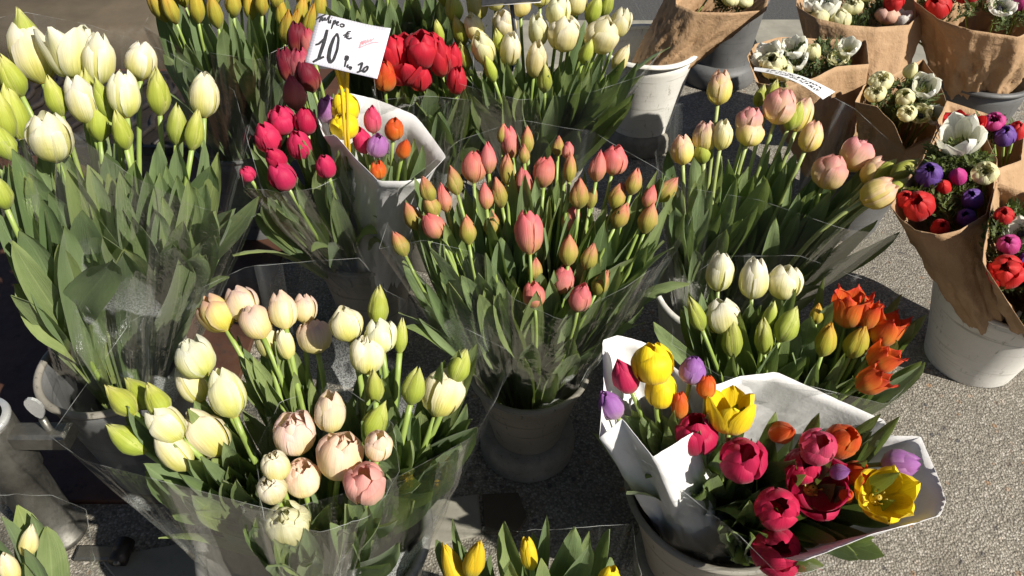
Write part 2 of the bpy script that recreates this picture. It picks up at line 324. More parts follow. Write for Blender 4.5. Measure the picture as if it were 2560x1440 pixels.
def tube(pts, rad, n=8, cap=True):
    pts = [Vector(p) for p in pts]; V = []; U = []
    x = None
    for i, p in enumerate(pts):
        t = (pts[min(i + 1, len(pts) - 1)] - pts[max(i - 1, 0)]).normalized()
        if x is None: x = t.orthogonal().normalized()
        x = (x - t * x.dot(t)).normalized(); y = t.cross(x)
        r = rad[i] if hasattr(rad, '__len__') else rad
        for k in range(n):
            a = 2 * math.pi * k / n; V.append(p + x * math.cos(a) * r + y * math.sin(a) * r); U.append((k / n, i / (len(pts) - 1)))
    F = gridf(n, len(pts), True)
    if cap: F += [tuple(range(n - 1, -1, -1)), tuple(range(len(V) - n, len(V)))]
    return V, F, U
def lathe(prof, n=48, wob=0.0, seed=0):
    r_ = random.Random(seed); ph = [r_.uniform(0, 6.28) for _ in range(4)]
    V = []; U = []
    for j, (r, z) in enumerate(prof):
        for k in range(n):
            a = 2 * math.pi * k / n
            q = 1 + wob * (math.sin(2 * a + ph[0]) + 0.6 * math.sin(3 * a + ph[1] + z * 9) + 0.4 * math.sin(7 * a + ph[2] + z * 30))
            V.append((r * q * math.cos(a), r * q * math.sin(a), z)); U.append((k / n, j / (len(prof) - 1)))
    return V, gridf(n, len(prof), True), U
def boxm(x0, x1, y0, y1, z0, z1, bev=0.004):
    b = bev; V = []
    for z, ins in ((z0, 0), (z1 - b, 0), (z1, b)):
        V += [(x0 + ins, y0 + ins, z), (x1 - ins, y0 + ins, z), (x1 - ins, y1 - ins, z), (x0 + ins, y1 - ins, z)]
    F = [(3, 2, 1, 0)]
    for j in (0, 4):
        for i in range(4): F.append((j + i, j + (i + 1) % 4, j + 4 + (i + 1) % 4, j + 4 + i))
    F.append((8, 9, 10, 11)); return V, F
def bez(a, b, c, d, n):
    return [a * (1 - t) ** 3 + b * 3 * t * (1 - t) ** 2 + c * 3 * t * t * (1 - t) + d * t ** 3 for t in [i / (n - 1) for i in range(n)]]
def smooth_noise(x, y, s):
    return (math.sin(x * 1.7 + s) * math.cos(y * 2.3 + s * 1.3) + 0.6 * math.sin(x * 3.9 - y * 2.1 + s * 2.1) + 0.4 * math.sin(x * 7.7 + y * 5.3 + s * 0.7)) / 2.0

# ------------------------------------------------------------------ petals and blooms (unit size: widest radius 1)
VK = [0, .12, .35, .65, .88, 1.0]
KIND = {   # radius profile, half-width profile, height / radius
 'b': ([.22, .72, 1.0, .78, .36, .05], [.20, .74, 1.10, .88, .46, .04], 3.9),
 'c': ([.22, .76, 1.0, .96, .68, .26], [.20, .72, 1.06, 1.02, .74, .22], 3.15),
 'h': ([.22, .78, 1.0, 1.02, .80, .46], [.20, .74, 1.08, 1.06, .80, .26], 2.85),
 'o': ([.20, .64, .86, .98, 1.03, 1.02], [.18, .60, .86, .86, .56, .08], 1.85),
 'w': ([.16, .50, .74, .92, 1.03, 1.06], [.15, .46, .68, .72, .50, .08], 1.15),
 'd': ([.22, .78, 1.0, 1.0, .76, .40], [.20, .70, .98, .98, .78, .28], 2.65),
 'f': ([.22, .74, .96, .96, .98, 1.12], [.20, .68, .96, .84, .46, .03], 2.7),
 'a': ([.10, .46, .80, 1.0, 1.04, .98], [.10, .36, .58, .66, .48, .12], 0.85),
 'q': ([.10, .60, .95, 1.0, .78, .52], [.10, .50, .78, .80, .58, .16], 1.35),
}
def petal(kind, az, lay, seed, nu=9, nv=11, scale=1.0, hs=1.0):
    rr = random.Random(seed); rp, wp, asp = KIND[kind]
    if lay == 0 and kind in 'ch': wp = [q * .86 for q in wp]
    tw = rr.uniform(-.10, .10) + .06; lean = rr.uniform(-.07, .12) * (0.5 if kind == 'b' else 1.0); hh = asp * hs * rr.uniform(.92, 1.06) * (1.0 if lay or kind not in 'ch' else .90)
    ph = rr.uniform(0, 6.28); wav = {'b': .0, 'c': .02, 'h': .035, 'o': .05, 'w': .07, 'd': .06, 'f': .07, 'a': .07, 'q': .03}[kind]
    flare = rr.choice((0, 0, 0, .22, .45)) if kind in 'hd' else (rr.choice((0, 0, 0, .12)) if kind in 'c' else 0)
    tipcurl = rr.uniform(-.14, .10) if kind in 'hcowdf' else 0
    V = []; U = []
    for j in range(nv):
        v = j / (nv - 1); v = v ** 0.9 if v > 0 else 0
        r0 = np.interp(v, VK, rp); w0 = np.interp(v, VK, wp)
        r1 = np.interp(min(v + .06, 1), VK, rp); r2 = np.interp(max(v - .06, 0), VK, rp); r0 = (r0 * 2 + r1 + r2) / 4
        for i in range(nu):
            u = -1 + 2 * i / (nu - 1)
            tip = 1 - (.85 if kind in 'bf' else .55) * abs(u) ** (1.5 if kind in 'bf' else 2.0) if v > .74 else 1.0
            r = r0 * (1.0 + (.06 if lay == 0 else -.09)) + lean * v * v + flare * max(0, v - .35) ** 1.5 + tipcurl * max(0, v - .8) * 3
            r += (-.04 * math.exp(-(u / .14) ** 2) * (1 if lay == 0 else -.5) - (.17 if kind == 'b' else .11) * abs(u) ** 2.4 * (1 if lay == 0 else .8)) * min(1, v * 4) * min(1.0, r0 * 1.6)
            r += wav * math.sin(u * 3.1 + ph + v * 3) * v + wav * 1.2 * math.sin(u * 7 + ph * 2) * max(0, v - .6)
            if kind in 'chd' and v > .15: r += .16 * max(0, abs(u) - .72) * (1 if lay == 0 else .5) + .03 * math.sin(5 * v + ph * 3) * abs(u) ** 3
            a = w0 * u / max(r0, .22); a = max(-1.45, min(1.45, a))
            z = hh * v + (tip - 1) * hh * (v - .74) * .75 if v > .74 else hh * v
            if kind in ('w', 'a', 'o'):
                z = hh * (v ** 1.25) - (.10 * u * u * v if kind != 'o' else 0)
            V.append((scale * r * math.cos(az + a + tw * v), scale * r * math.sin(az + a + tw * v), z * scale)); U.append((u * .5 + .5, v))
    return V, gridf(nu, nv), U
_pm = {}
def petal_set(kind, var, nl):
    """list of (verts, faces, uv) for all petals of one bloom variant"""
    key = (kind, var)
    if key not in _pm:
        rr = random.Random(ord(kind) * 31 + var); L = []
        if kind == 'd':
            for q, (n, sc, hs) in enumerate(((4, 1.0, .92), (4, .86, 1.0), (4, .70, .80), (3, .44, 1.0))):
                for k in range(n): L.append(petal('d' if q < 2 else ('c' if q == 2 else 'b'), 2 * math.pi * (k + q * .5) / n + rr.uniform(-.2, .2), 0 if q == 0 else 1, rr.random(), scale=sc, hs=hs / sc ** .6 if q < 2 else hs / sc ** .5))
        elif kind == 'q':
            for q, (n, sc, hs) in enumerate(((5, 1.0, 1.0), (5, .82, 1.12), (4, .62, 1.3), (3, .42, 1.75), (3, .24, 2.6))):
                for k in range(n): L.append(petal('q', 2 * math.pi * (k + q * .5) / n + rr.uniform(-.15, .15), 0 if q == 0 else 1, rr.random(), nu=7, nv=8, scale=sc, hs=hs))
        elif kind == 'a':
            for q, (n, sc) in enumerate(((5, 1.0), (4, .86))):
                for k in range(n): L.append(petal('a', 2 * math.pi * (k + q * .5) / n + rr.uniform(-.15, .15), q, rr.random(), nu=7, nv=8, scale=sc, hs=1.0 + .3 * q + rr.uniform(-.2, .3)))
        else:
            for k in range(6): L.append(petal('c' if kind == 'h' and k % 2 else kind, math.pi / 3 * k + rr.uniform(-.09, .09), k % 2, rr.random(), hs=.92 if kind == 'h' and k % 2 else 1.0))
        _pm[key] = L
    return _pm[key]
_pmesh = {}
def petal_meshes(kind, var, colour):
    key = (kind, var, colour)
    if key not in _pmesh:
        L = []
        for V, F, U in petal_set(kind, var, 6):
            m = mesh('petal', V, F, U); m.materials.append(P[colour]); L.append(m)
        _pmesh[key] = L
    return _pmesh[key]
def pistil_mesh(kind):
    parts = [lathe([(.02, -.06), (.26, -.04), (.24, .10), (.07, .16), (.07, .42), (.12, .48), (.03, .52)], 10)]
    if kind in 'owh':
        for k in range(6):
            a = k * math.pi / 3 + .4
            parts.append(tube([(.12 * math.cos(a), .12 * math.sin(a), .1), (.22 * math.cos(a), .22 * math.sin(a), .34), (.27 * math.cos(a), .27 * math.sin(a), .58)], [.018, .018, .036], 5))
    V, F, U = joinm(parts); m = mesh('bloom', V, F, U); m.materials.append(M_PISTIL); return m
def heart_mesh():
    parts = [lathe([(.02, .05), (.20, .08), (.26, .16), (.22, .26), (.10, .32), (.01, .33)], 14)]
    r_ = random.Random(3)
    for k in range(26):
        a = k * 2 * math.pi / 26; rr = r_.uniform(.34, .44); z = r_.uniform(.22, .32)
        parts.append(tube([(.2 * math.cos(a), .2 * math.sin(a), .1), (rr * math.cos(a), rr * math.sin(a), z), (rr * 1.08 * math.cos(a), rr * 1.08 * math.sin(a), z + .04)], [.012, .014, .035], 4))
    V, F, U = joinm(parts); m = mesh('heart', V, F, U); m.materials.append(M_BLACK); return m
_pist = {}
def frame_quat(axis, spin):
    q = axis.to_track_quat('Z', 'Y'); return (q.to_matrix() @ Matrix.Rotation(spin, 3, 'Z')).to_quaternion()

def leaf_geo(p0, d0, out, L, W, bend, fold, tw, seed, nu=7, nv=13, droop=0.0):
    """a tulip leaf from p0, starting along d0 and bending towards 'out'"""
    rr = random.Random(seed); V = []; U = []
    p = Vector(p0); d = d0.normalized(); st = L / (nv - 1); side = d.cross(out).normalized()
    for j in range(nv):
        t = j / (nv - 1)
        w = W * min(1.0, .4 + 1.3 * t) * (1 - max(0, (t - .40) / .60) ** 2.4) ** .75
        w = max(w, W * .02); s2 = (side * math.cos(tw * t) + d.cross(side) * math.sin(tw * t)).normalized(); nrm = s2.cross(d).normalized()
        fo = fold * (1 - .55 * t) * (1.0 if t > .12 else 1.25)
        for i in range(nu):
            u = -1 + 2 * i / (nu - 1); a = abs(u) * fo
            q = p + s2 * (w * u * math.cos(a * .8)) + nrm * (w * abs(u) ** 1.4 * math.sin(a)) + nrm * (W * .10 * math.sin(t * 11 + u * 2 + seed) * abs(u) * t)
            V.append(q); U.append((u * .5 + .5, t))
        p = p + d * st
        d = (d + out * (bend * (t ** 1.3) * st * 5) - UP * (droop * t * t * st * 8)).normalized()
        side = (side - d * side.dot(d)).normalized()
    return V, gridf(nu, nv), U

# ------------------------------------------------------------------ bunches
class Bunch:
    """bloom surface: the plane z - z0 = s (y - y0) through a point given by pixel and depth; base: centre of the bucket rim"""
    def __init__(s, px, py, d, slope, rim, depth=0.13, spread=0.28, rmax=0.06):
        s.c = at_depth(px, py, d); s.s = slope; s.rim = Vector(rim); s.depth = depth; s.spread = spread; s.rmax = rmax; s.tulips = []
    def pt(s, px, py, off=0.0):
        r = ray(px, py); n = Vector((0, -s.s, 1.0)); k = (s.c - CAM).dot(n) / r.dot(n)
        return CAM + r * (k + off)
    def root(s, p):
        o = (p - s.c) * s.spread; o.z = 0
        o = Vector((o.x, o.y, 0))
        if o.length > s.rmax: o = o.normalized() * s.rmax
        return s.rim + o - UP * s.depth

KW = {'f': 'pointed open', 'b': 'closed', 'c': 'closed', 'h': 'half open', 'o': 'open', 'w': 'wide open', 'd': 'full double'}
CW = {'white': 'cream white', 'green': 'yellow green budded', 'cream': 'pale cream', 'yellowpink': 'yellow and pink', 'peach': 'pale peach', 'pink': 'coral pink',
      'coral': 'coral pink', 'coralgreen': 'olive and coral budded', 'magenta': 'magenta', 'hotpink': 'hot pink', 'crimson': 'crimson', 'red': 'red', 'maroon': 'dark maroon',
      'dusty': 'dusty pink', 'lilac': 'lilac', 'yellow': 'bright yellow', 'yellowbud': 'yellow budded', 'orange': 'orange', 'flame': 'flame orange red', 'orangegreen': 'orange and green budded', 'blush': 'rosy pink and yellow'}
CODE = {'W': 'white', 'G': 'green', 'E': 'cream', 'Y': 'yellowpink', 'P': 'peach', 'K': 'pink', 'C': 'coral', 'V': 'coralgreen', 'M': 'magenta', 'H': 'hotpink', 'X': 'crimson',
        'R': 'red', 'N': 'maroon', 'D': 'dusty', 'L': 'lilac', 'Z': 'yellow', 'U': 'yellowbud', 'O': 'orange', 'F': 'flame', 'J': 'orangegreen', 'B': 'blush'}
n_tulip = 0; BL_ = [None]
def tulip(B, x, y, w, h, kind, code, place, leaves=2, lw=1.0, face=0.0, lean=(0, 0), stem_r=0.0036, stemmat=None, leafmat=None, leafl=(0.16, 0.26), off=None, ltop=0.92):
    global n_tulip
    n_tulip += 1; seed = 1000 + n_tulip; rr = random.Random(seed); colour = CODE[code]
    if off is None: off = rr.uniform(-.025, .025)
    c = B.pt(x, y, off); d = depth_of(c); root = B.root(c)
    toc = (CAM - c).normalized()
    ax = ((c - root).normalized() * 0.9 + UP * 0.25 + toc * (face if face else -.15 - .42 * max(0.0, min(1.0, (y - 250) / 750))) + Vector((lean[0], 0, lean[1])) + Vector((rr.uniform(-.17, .17), rr.uniform(-.15, .15), 0))).normalized()
    R = w * (.47 if kind in 'chdf' else .48) * d / FPX; asp = KIND[kind][2]
    if h:
        ca = abs(ax.dot(toc)); sn = math.sqrt(max(.05, 1 - ca * ca)); need = max(h * d / FPX - 2 * R * ca * (.55 if kind in 'bc' else .9), .5 * R) / max(sn, .45)
        H = min(max(need, R * asp * .78), R * asp * 1.35)
    else: H = R * asp
    if y > 850 and kind in 'chd' and x < 1250: R *= .93; H *= 1.10
    if x > 1450 and y > 880 and B is BL_[0]: R *= 1.08; H *= 1.06
    b0 = c - ax * H * .48
    label = f'{KW[kind]} {CW[colour]} tulip {place}'
    T = thing('tulip', root, label, 'tulip', f'{KW[kind]} {CW[colour]} tulips {place}')
    Ls = (b0 - root).length
    sd = ((b0 - root).normalized() + Vector((rr.uniform(-.08, .08), rr.uniform(-.08, .08), .12))).normalized()
    pts = bez(Vector(), sd * Ls * .4, (b0 - root) - ax * Ls * .30, (b0 - root) + ax * R * .06, 11)
    link('stem', mesh('stem', *tube(pts, [stem_r * (1.1 - .15 * i / 10) for i in range(11)], 8)), stemmat or M_STEM, T)
    if kind not in _pist: _pist[kind] = pistil_mesh(kind)
    bl = link('bloom', _pist[kind], None, T, b0 - root)
    bl.rotation_mode = 'QUATERNION'; bl.rotation_quaternion = frame_quat(ax, rr.uniform(0, 6.28)); bl.scale = (R * rr.uniform(.96, 1.04), R * rr.uniform(.96, 1.04), H / asp)
    k_ = rr.uniform(.90, 1.06); tint = (k_ * rr.uniform(.97, 1.03), k_ * rr.uniform(.96, 1.03), k_ * rr.uniform(.88, 1.06), 1)
    for m in petal_meshes(kind, rr.randrange(7), colour):
        o = link('petal', m, None, bl); o.color = tint
    B.tulips.append((T, root, c))
    # leaves: rise from low on the stem, tips a little under the blooms
    for q in range(leaves):
        i0 = rr.choice((0, 1, 2, 3)); p0 = pts[i0]; dd = (pts[i0 + 1] - pts[i0]).normalized()
        a = rr.uniform(0, 6.28); rad = Vector(((c - B.c).x, (c - B.c).y, 0))
        out = (Vector((math.cos(a), math.sin(a), 0)) + rad * 7 + Vector((0, -.35, 0))).normalized(); out = (out - dd * out.dot(dd)).normalized()
        remain = Ls * ltop - (p0 - pts[0]).length
        L = max(.09, remain * rr.uniform(.72, 1.06))
        W = lw * rr.uniform(.018, .032); droop = rr.choice((0, 0, 0, .6, 1.5))
        g = leaf_geo(p0, (dd + out * rr.uniform(.03, .20)).normalized(), out, L, W, rr.uniform(.1, .75), rr.uniform(.2, .75), rr.uniform(-.7, .7), seed * 3.7 + q, droop=droop)
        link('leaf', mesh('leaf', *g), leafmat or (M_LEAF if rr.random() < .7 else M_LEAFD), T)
    return T
def px_leaf(B, x, y, wpx, off, seed, mat=None):
    """a leaf of the nearest tulip whose tip reaches the given pixel"""
    rr = random.Random(seed); tip = B.pt(x, y, off); d = depth_of(tip)
    T, root, cb_ = min(B.tulips, key=lambda q: (q[2] - tip).length + rr.uniform(0, .05))
    v = tip - root; p0 = (cb_ - root) * rr.uniform(.12, .42); v0 = v - p0; L = v0.length; ds = (cb_ - root).normalized(); out = Vector((v.x, v.y, 0)); out = out.normalized() if out.length > 1e-4 else Vector((0, -1, 0))
    c = bez(p0, p0 + ds * L * .35 + out * .006, p0 + v0 * .68 + out * L * .05, v, 15)
    roll = rr.gauss(0, .55); fold = rr.uniform(.15, .7); W = wpx * .5 * d / FPX; wave = rr.uniform(.05, .22); ph = rr.uniform(0, 6); tl = rr.choice((0, 0, 0, .25, .5)); V = []; U = []; nu = 7
    for j, p in enumerate(c):
        t = j / 14; tg = (c[min(j + 1, 14)] - c[max(j - 1, 0)]).normalized(); tc = (CAM - root - p).normalized()
        side = tg.cross(tc).normalized(); nrm = side.cross(tg).normalized()
        a = roll * (.5 + .5 * t); s2 = side * math.cos(a) + nrm * math.sin(a); n2 = s2.cross(tg)
        w = max(W * min(1.0, .42 + 1.5 * t) * (1 - max(0, (t - .40) / .60) ** 3.0) ** .72, W * .03)
        bendtip = n2 * (tl * W * 2.5 * max(0, t - .75) ** 2 * 8)
        for i in range(nu):
            u = -1 + 2 * i / (nu - 1)
            V.append(p + s2 * (w * u * math.cos(fold * abs(u))) + n2 * (w * abs(u) ** 1.5 * math.sin(fold) + W * wave * math.sin(t * 9 + ph + u * 1.5) * u) + bendtip); U.append((u * .5 + .5, t))
    link('leaf', mesh('leaf', V, gridf(nu, 15), U), mat or (M_LEAF if rr.random() < .75 else M_LEAFD), T)
def leaf_zone(B, x0, y0, x1, y1, n, w0, w1, off=(-.03, .035), mat=None):
    rr = random.Random(int(x0 * 7 + y0 * 3 + n))
    for k in range(n):
        fx = (k + rr.random()) / n; px_leaf(B, x0 + (x1 - x0) * fx, rr.uniform(y0, y1), rr.uniform(w0, w1) * 1.12, rr.uniform(*off), int(x0 + y0) * 131 + k, mat)
def bunch(B, data, place, zones=None, **kw):
    for row in data.strip().split(';'):
        f = row.split()
        if not f: continue
        k2 = dict(kw)
        if len(f) > 6: k2['lean'] = (float(f[6]), float(f[7]))
        if len(f) > 8: k2['off'] = float(f[8])
        if zones:
            x, y = float(f[0]), float(f[1]); pl_ = min(zones, key=lambda q: math.hypot(q[0] - x, q[1] - y))[2]
        else: pl_ = place
        tulip(B, float(f[0]), float(f[1]), float(f[2]), float(f[3]), f[4], f[5], pl_, **k2)

def resample(pts, n, closed=True, soft=1):
    P_ = [Vector(p) for p in pts] + ([Vector(pts[0])] if closed else [])
    L = [0]
    for a, b in zip(P_, P_[1:]): L.append(L[-1] + (b - a).length)
    out = []
    for i in range(n):
        s = L[-1] * i / (n if closed else n - 1)
        for j in range(len(L) - 1):
            if s <= L[j + 1] + 1e-9: break
        t = (s - L[j]) / max(L[j + 1] - L[j], 1e-9); out.append(P_[j].lerp(P_[j + 1], t))
    for _ in range(soft):
        q = [o.copy() for o in out]
        for i in range(n):
            if not closed and i in (0, n - 1): continue
            out[i] = (q[i - 1] + q[i] * 2 + q[(i + 1) % n]) / 4
    return out
def wrap(name, loop, foot, foot_r, mat, label, cat, group=None, n=84, nv=15, crumple=0.006, belly=0.0, closed=True, soft=1, edge=True, thick=0.0, seed=1, curl=0.0, facet=0.0, pleats=0, folds=0):
    """a sheet wound from a foot ring up to a free, cornered rim"""
    foot = Vector(foot); top = resample(loop, n, closed, soft); cen = sum(top, Vector()) / n
    ax = (cen - foot).normalized(); V = []; U = []
    X = ax.orthogonal().normalized(); Y = ax.cross(X)
    bot = []
    for p in top:
        r = p - cen; r = r - ax * r.dot(ax); l = r.length; rd = r / max(l, 1e-6); bot.append((foot + Vector((rd.x, rd.y, rd.z * .3)) * foot_r, rd))
    rp_ = random.Random(seed * 17); pl_ = {}
    for _ in range(pleats):
        k = rp_.randrange(n); a_ = rp_.uniform(.004, .011) * rp_.choice((-1, 1, 1)); t0_ = rp_.uniform(-.2, .5)
        for q_ in range(-4, 5): pl_[(k + q_) % n] = (a_ * math.exp(-(q_ / 1.7) ** 2), t0_)
    for j in range(nv):
        t = j / (nv - 1)
        for i in range(n):
            b, rd = bot[i]; p = b.lerp(top[i], t)
            if i in pl_ and t > pl_[i][1]: p = p + rd * pl_[i][0] * min(1, (t - pl_[i][1]) * 3) * (1 if t < .85 else (1 - t) / .15 * .8 + .2)
            th = i / n * 6.283
            cr = smooth_noise(math.cos(th) * 3 + t * 1.2, math.sin(th) * 3 + t * .8, seed) + .5 * abs(smooth_noise(math.cos(th) * 9, math.sin(th) * 9 + t * 2.5, seed + 3)) + .35 * smooth_noise(th * 4, t * 9, seed + 5) + facet * (1 - 2.2 * abs(smooth_noise(math.cos(th) * 6 + t * 5, math.sin(th) * 6 - t * 4, seed + 8)))
            amp = crumple * (.35 + .65 * math.sin(math.pi * min(1, t * .95 + .05))) * (1.0 if t < .8 else 1 - (t - .8) * 3.5)
            p = p + rd * (belly * math.sin(math.pi * t) + amp * cr + curl * max(0, t - .82) ** 2 * 30)
            V.append(p - foot); U.append((i / n * 3.0, t))
    T = mesh(name, V, gridf(n, nv, closed), U)
    if not edge:
        o = link(name, T, mat, loc=foot); tag(o, label, cat, group)
        if thick:
            sm = o.modifiers.new('thickness', 'SOLIDIFY'); sm.thickness = thick; sm.offset = 0
        return o
    root = thing(name, foot, label, cat, group); o = link('sheet', T, mat, root)
    e = [Vector(v) for v in V[(nv - 1) * n:]]
    if closed: e.append(e[0])
    for _ in range(folds):      # gathered double folds running down the sheet
        i0 = rp_.randrange(n - 6) if not closed else rp_.randrange(n); m_ = rp_.choice((2, 3, 3)); FV = []; FU = []; j0 = rp_.choice((1, 2, 4)); sl = rp_.choice((-1, 0, 0, 1)) * 3
        for j in range(j0, nv):
            for q_ in range(m_ + 1):
                ii = (i0 + q_ + int(round(sl * j / nv))) % n; rd = bot[ii][1]
                FV.append(Vector(V[j * n + ii]) + rd * (.0025 + .006 * math.sin(math.pi * q_ / m_) * rp_.uniform(.6, 1.2))); FU.append((ii / n * 3.0, j / nv))
        link('fold', mesh('fold', FV, gridf(m_ + 1, nv - j0), FU), M_FOLD, root)
    link('cut_edge', mesh('cut_edge', *tube(e, .0004, 4, False)), M_EDGE, root)
    return root
def film(B, pts, rim, label, frost=False, foot_r=.075, dz=-.10, soft=0, **kw):
    kw['soft'] = soft; kw.setdefault('n', 130); kw['pleats'] = 13; kw.setdefault('folds', 7)
    lp = [B.pt(*p) for p in pts]
    return wrap('cellophane_sleeve', lp, Vector(rim) + UP * dz, foot_r, M_FILMF if frost else M_FILM, label, 'cellophane', 'clear cellophane sleeves round the tulip bunches', **kw)

def bucket(px, py, pz, height, r_top, r_bot, mat, label, foot=None, rim_r=.006, name='flower_bucket', group='flower buckets on the pavement', seed=1, xy=None, rimmat=None):
    p = Vector(xy) if xy is not None else at_z(px, py, pz); p = Vector((p.x, p.y, 0))
    T = thing(name, p, label, 'bucket', group); h0 = .0
    if foot:
        fr, fh = foot; h0 = fh * .6
        prof = [(.0, .002), (fr * .94, .0), (fr, fh * .12), (fr * .985, fh * .3), (fr, fh * .42), (fr * .97, fh * .75), (fr * .90, fh * .95), (r_bot * .98, fh), (.0, fh)]
        link('foot', mesh('foot', *lathe(prof, 56, .004, seed)), M_FOOT if mat is not M_BDARK else M_BDARK, T)
    rr = r_top; prof = [(.0, h0), (r_bot * .985, h0), (r_bot, h0 + .005)]
    for k in range(1, 9):
        t = k / 8; prof.append((r_bot + (r_top - r_bot) * (t ** 1.15), h0 + .005 + (height - h0 - .005) * t))
    inner = [(r - .003, z) for r, z in reversed(prof[2:])]
    prof = prof + inner + [(.0, h0 + .012)]
    link('body', mesh('body', *lathe(prof, 64, .003, seed)), mat, T)
    ring = [(rr + rim_r * math.cos(a), height + rim_r * .9 * math.sin(a)) for a in [2 * math.pi * k / 10 for k in range(11)]]
    link('rim', mesh('rim', *lathe(ring, 64, .003, seed)), rimmat or mat, T)
    return p + UP * height

# ------------------------------------------------------------------ setting
def sheet(name, x0, x1, y0, y1, z, mat):
    return tag(link(name, mesh(name, [(x0, y0, z), (x1, y0, z), (x1, y1, z), (x0, y1, z)], [(0, 1, 2, 3)]), mat), kind='structure')
ground = sheet('ground', -150, 150, -150, 150, -0.10, M_ASPH)
pave = link('pavement', mesh('pavement', *boxm(-12, 12, -8, 2.72, -0.099, 0.0, .01), smooth=False), M_GROUND); tag(pave, kind='structure')
kerb = link('kerb', mesh('kerb', *boxm(-.2, 12, 2.728, 2.74, -0.099, -0.02, .003), smooth=False), M_STONE); tag(kerb, kind='structure')
for k in range(0, 11):
    st = boxm(k * .95 + .006, (k + 1) * .95 - .006, 2.745, 3.17, -0.098, 0.006 + .003 * (k % 2), .012)
    link('kerb_stone', mesh('kerb_stone', *st, smooth=False), M_STONE, kerb)
# pale slabs and a worn cobble let into the pavement in the foreground
def slab(pts, z, mat, name='paving_slab'):
    q = [at_z(x, y) for x, y in pts]; c = sum(q, Vector()) / len(q); n = len(q)
    V = [(p.x, p.y, -.02) for p in q] + [(p.x, p.y, z - .004) for p in q] + [tuple(Vector((p.x, p.y, z)).lerp(Vector((c.x, c.y, z)), .03)) for p in q]
    F = [tuple(range(2 * n, 3 * n))]
    for j in (0, n):
        for i in range(n): F.append((j + i, j + (i + 1) % n, j + n + (i + 1) % n, j + n + i))
    link(name, mesh(name, V, F, smooth=False), mat, pave)
slab([(330, 1500), (250, 1398), (505, 1352), (545, 1480)], .006, M_STONE)
slab([(550, 1478), (510, 1351), (800, 1296), (860, 1420)], .005, M_STONE)
slab([(866, 1418), (806, 1295), (1196, 1238), (1205, 1338), (1060, 1376)], .007, M_STONE)
slab([(1206, 1240), (1296, 1236), (1318, 1300), (1290, 1340), (1212, 1336)], .009, M_SANDST)
# rusty plate under the left-hand bunches, extended as painted shade; stone darkened for shade
pl = link('rusty_shade_plate', mesh('rusty_shade_plate', *boxm(-5.5, -.62, .86, 2.71, .001, .012, .003), smooth=False), M_RUST)
tag(pl, 'rusty metal plate extended as painted shade on the pavement under the tall white tulips', 'metal plate')
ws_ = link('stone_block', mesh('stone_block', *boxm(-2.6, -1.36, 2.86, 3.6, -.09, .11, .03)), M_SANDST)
tag(ws_, 'worn beige stone block with shade in its colour behind the tall white tulips', 'stone block')
gr = thing('iron_grate', (-1.62, 2.35, .0125), 'dark cast iron tree grate in front of the worn beige stone', 'grate')
fr = [boxm(-.62, .82, -.24, -.22, 0, .03, .003), boxm(-.62, .82, .26, .28, 0, .03, .003), boxm(-.62, -.60, -.218, .258, 0, .03, .003), boxm(.80, .82, -.218, .258, 0, .03, .003)]
link('frame', mesh('frame', *joinm(fr)[:2], smooth=False), M_IRON, gr)
link('backing', mesh('backing', *boxm(-.598, .798, -.216, .256, .001, .008, .001), smooth=False), M_IRON, gr)
for k in range(22):
    x = -.56 + k * .062
    pts = [(x + .012 * math.sin(t * 1.9 + k * 2.1), -.21 + .46 * t / 12, .020) for t in range(13)]
    link('bar', mesh('bar', *tube(pts, .010, 6)), M_IRON, gr)

# ------------------------------------------------------------------ buckets
rimH = bucket(1318, 1112, 0, .245, .112, .068, M_BGREY, 'weathered grey bucket on a cement foot holding the coral tulips', foot=(.099, .062), seed=2)
rimE = bucket(908, 606, .26, .26, .112, .078, M_BGREY, 'grey bucket holding the magenta tulips and a white paper cone', foot=(.10, .05), seed=3)
rimA = bucket(282, 905, .30, .30, .125, .09, M_BDARK, 'white rimmed bucket holding the tall white tulips on rusty plate', seed=4, rim_r=.007, rimmat=M_BGREY)  # dark body stands in for the shade below the rim
rimM = bucket(790, 1325, .37, .37, .155, .11, M_ZINC, 'wide zinc bucket crowded with cream and peach tulips', seed=5, rim_r=.008)
rimI = bucket(1800, 728, .26, .26, .132, .09, M_BWHITE, 'pale bucket holding the long stemmed yellow and pink tulips', seed=6, rim_r=.007)
rimK = bucket(1985, 1015, .24, .24, .12, .085, M_BGREY, 'grey bucket holding the white and flame orange tulips', seed=7)
rimL = bucket(1800, 1215, .26, .26, .15, .095, M_BGREY, 'weathered bucket holding the mixed tulips in white paper', foot=(.115, .05), seed=8)
rimG = bucket(1592, 352, 0, .325, .143, .095, M_BWHITE, 'tall white bucket on a round foot holding kraft wrapped flowers', foot=(.118, .07), seed=9, rim_r=.009)
rimT = bucket(1790, 190, 0, .30, .125, .10, M_BDARK, 'dark plastic bucket with heavy foot behind the single tall tulip', foot=(.135, .08), seed=10)
rimR = bucket(2452, 185, .30, .30, .135, .10, M_BDARK, 'dark bucket with a shiny rim holding the red anemones', seed=11, rim_r=.009)
rimS = bucket(2420, 893, 0, .235, .152, .098, M_BWHITE, 'scuffed white tapered bucket holding the mixed anemones', seed=12)
rimU = bucket(0, 0, 0, .24, .15, .11, M_BDARK, 'dark bucket hidden under the cream ranunculus wraps', seed=13, xy=(.93, 1.80, 0))
rimB = bucket(600, 345, .28, .28, .12, .09, M_BDARK, 'dark bucket holding the orange and green tulip buds', seed=14)
rimD = bucket(1060, 430, .26, .26, .11, .085, M_BGREY, 'grey bucket holding the red tulips behind the price card', seed=15)
rimF = bucket(1330, 405, .26, .26, .125, .09, M_BGREY, 'grey bucket holding the pale cream tulips', seed=16)
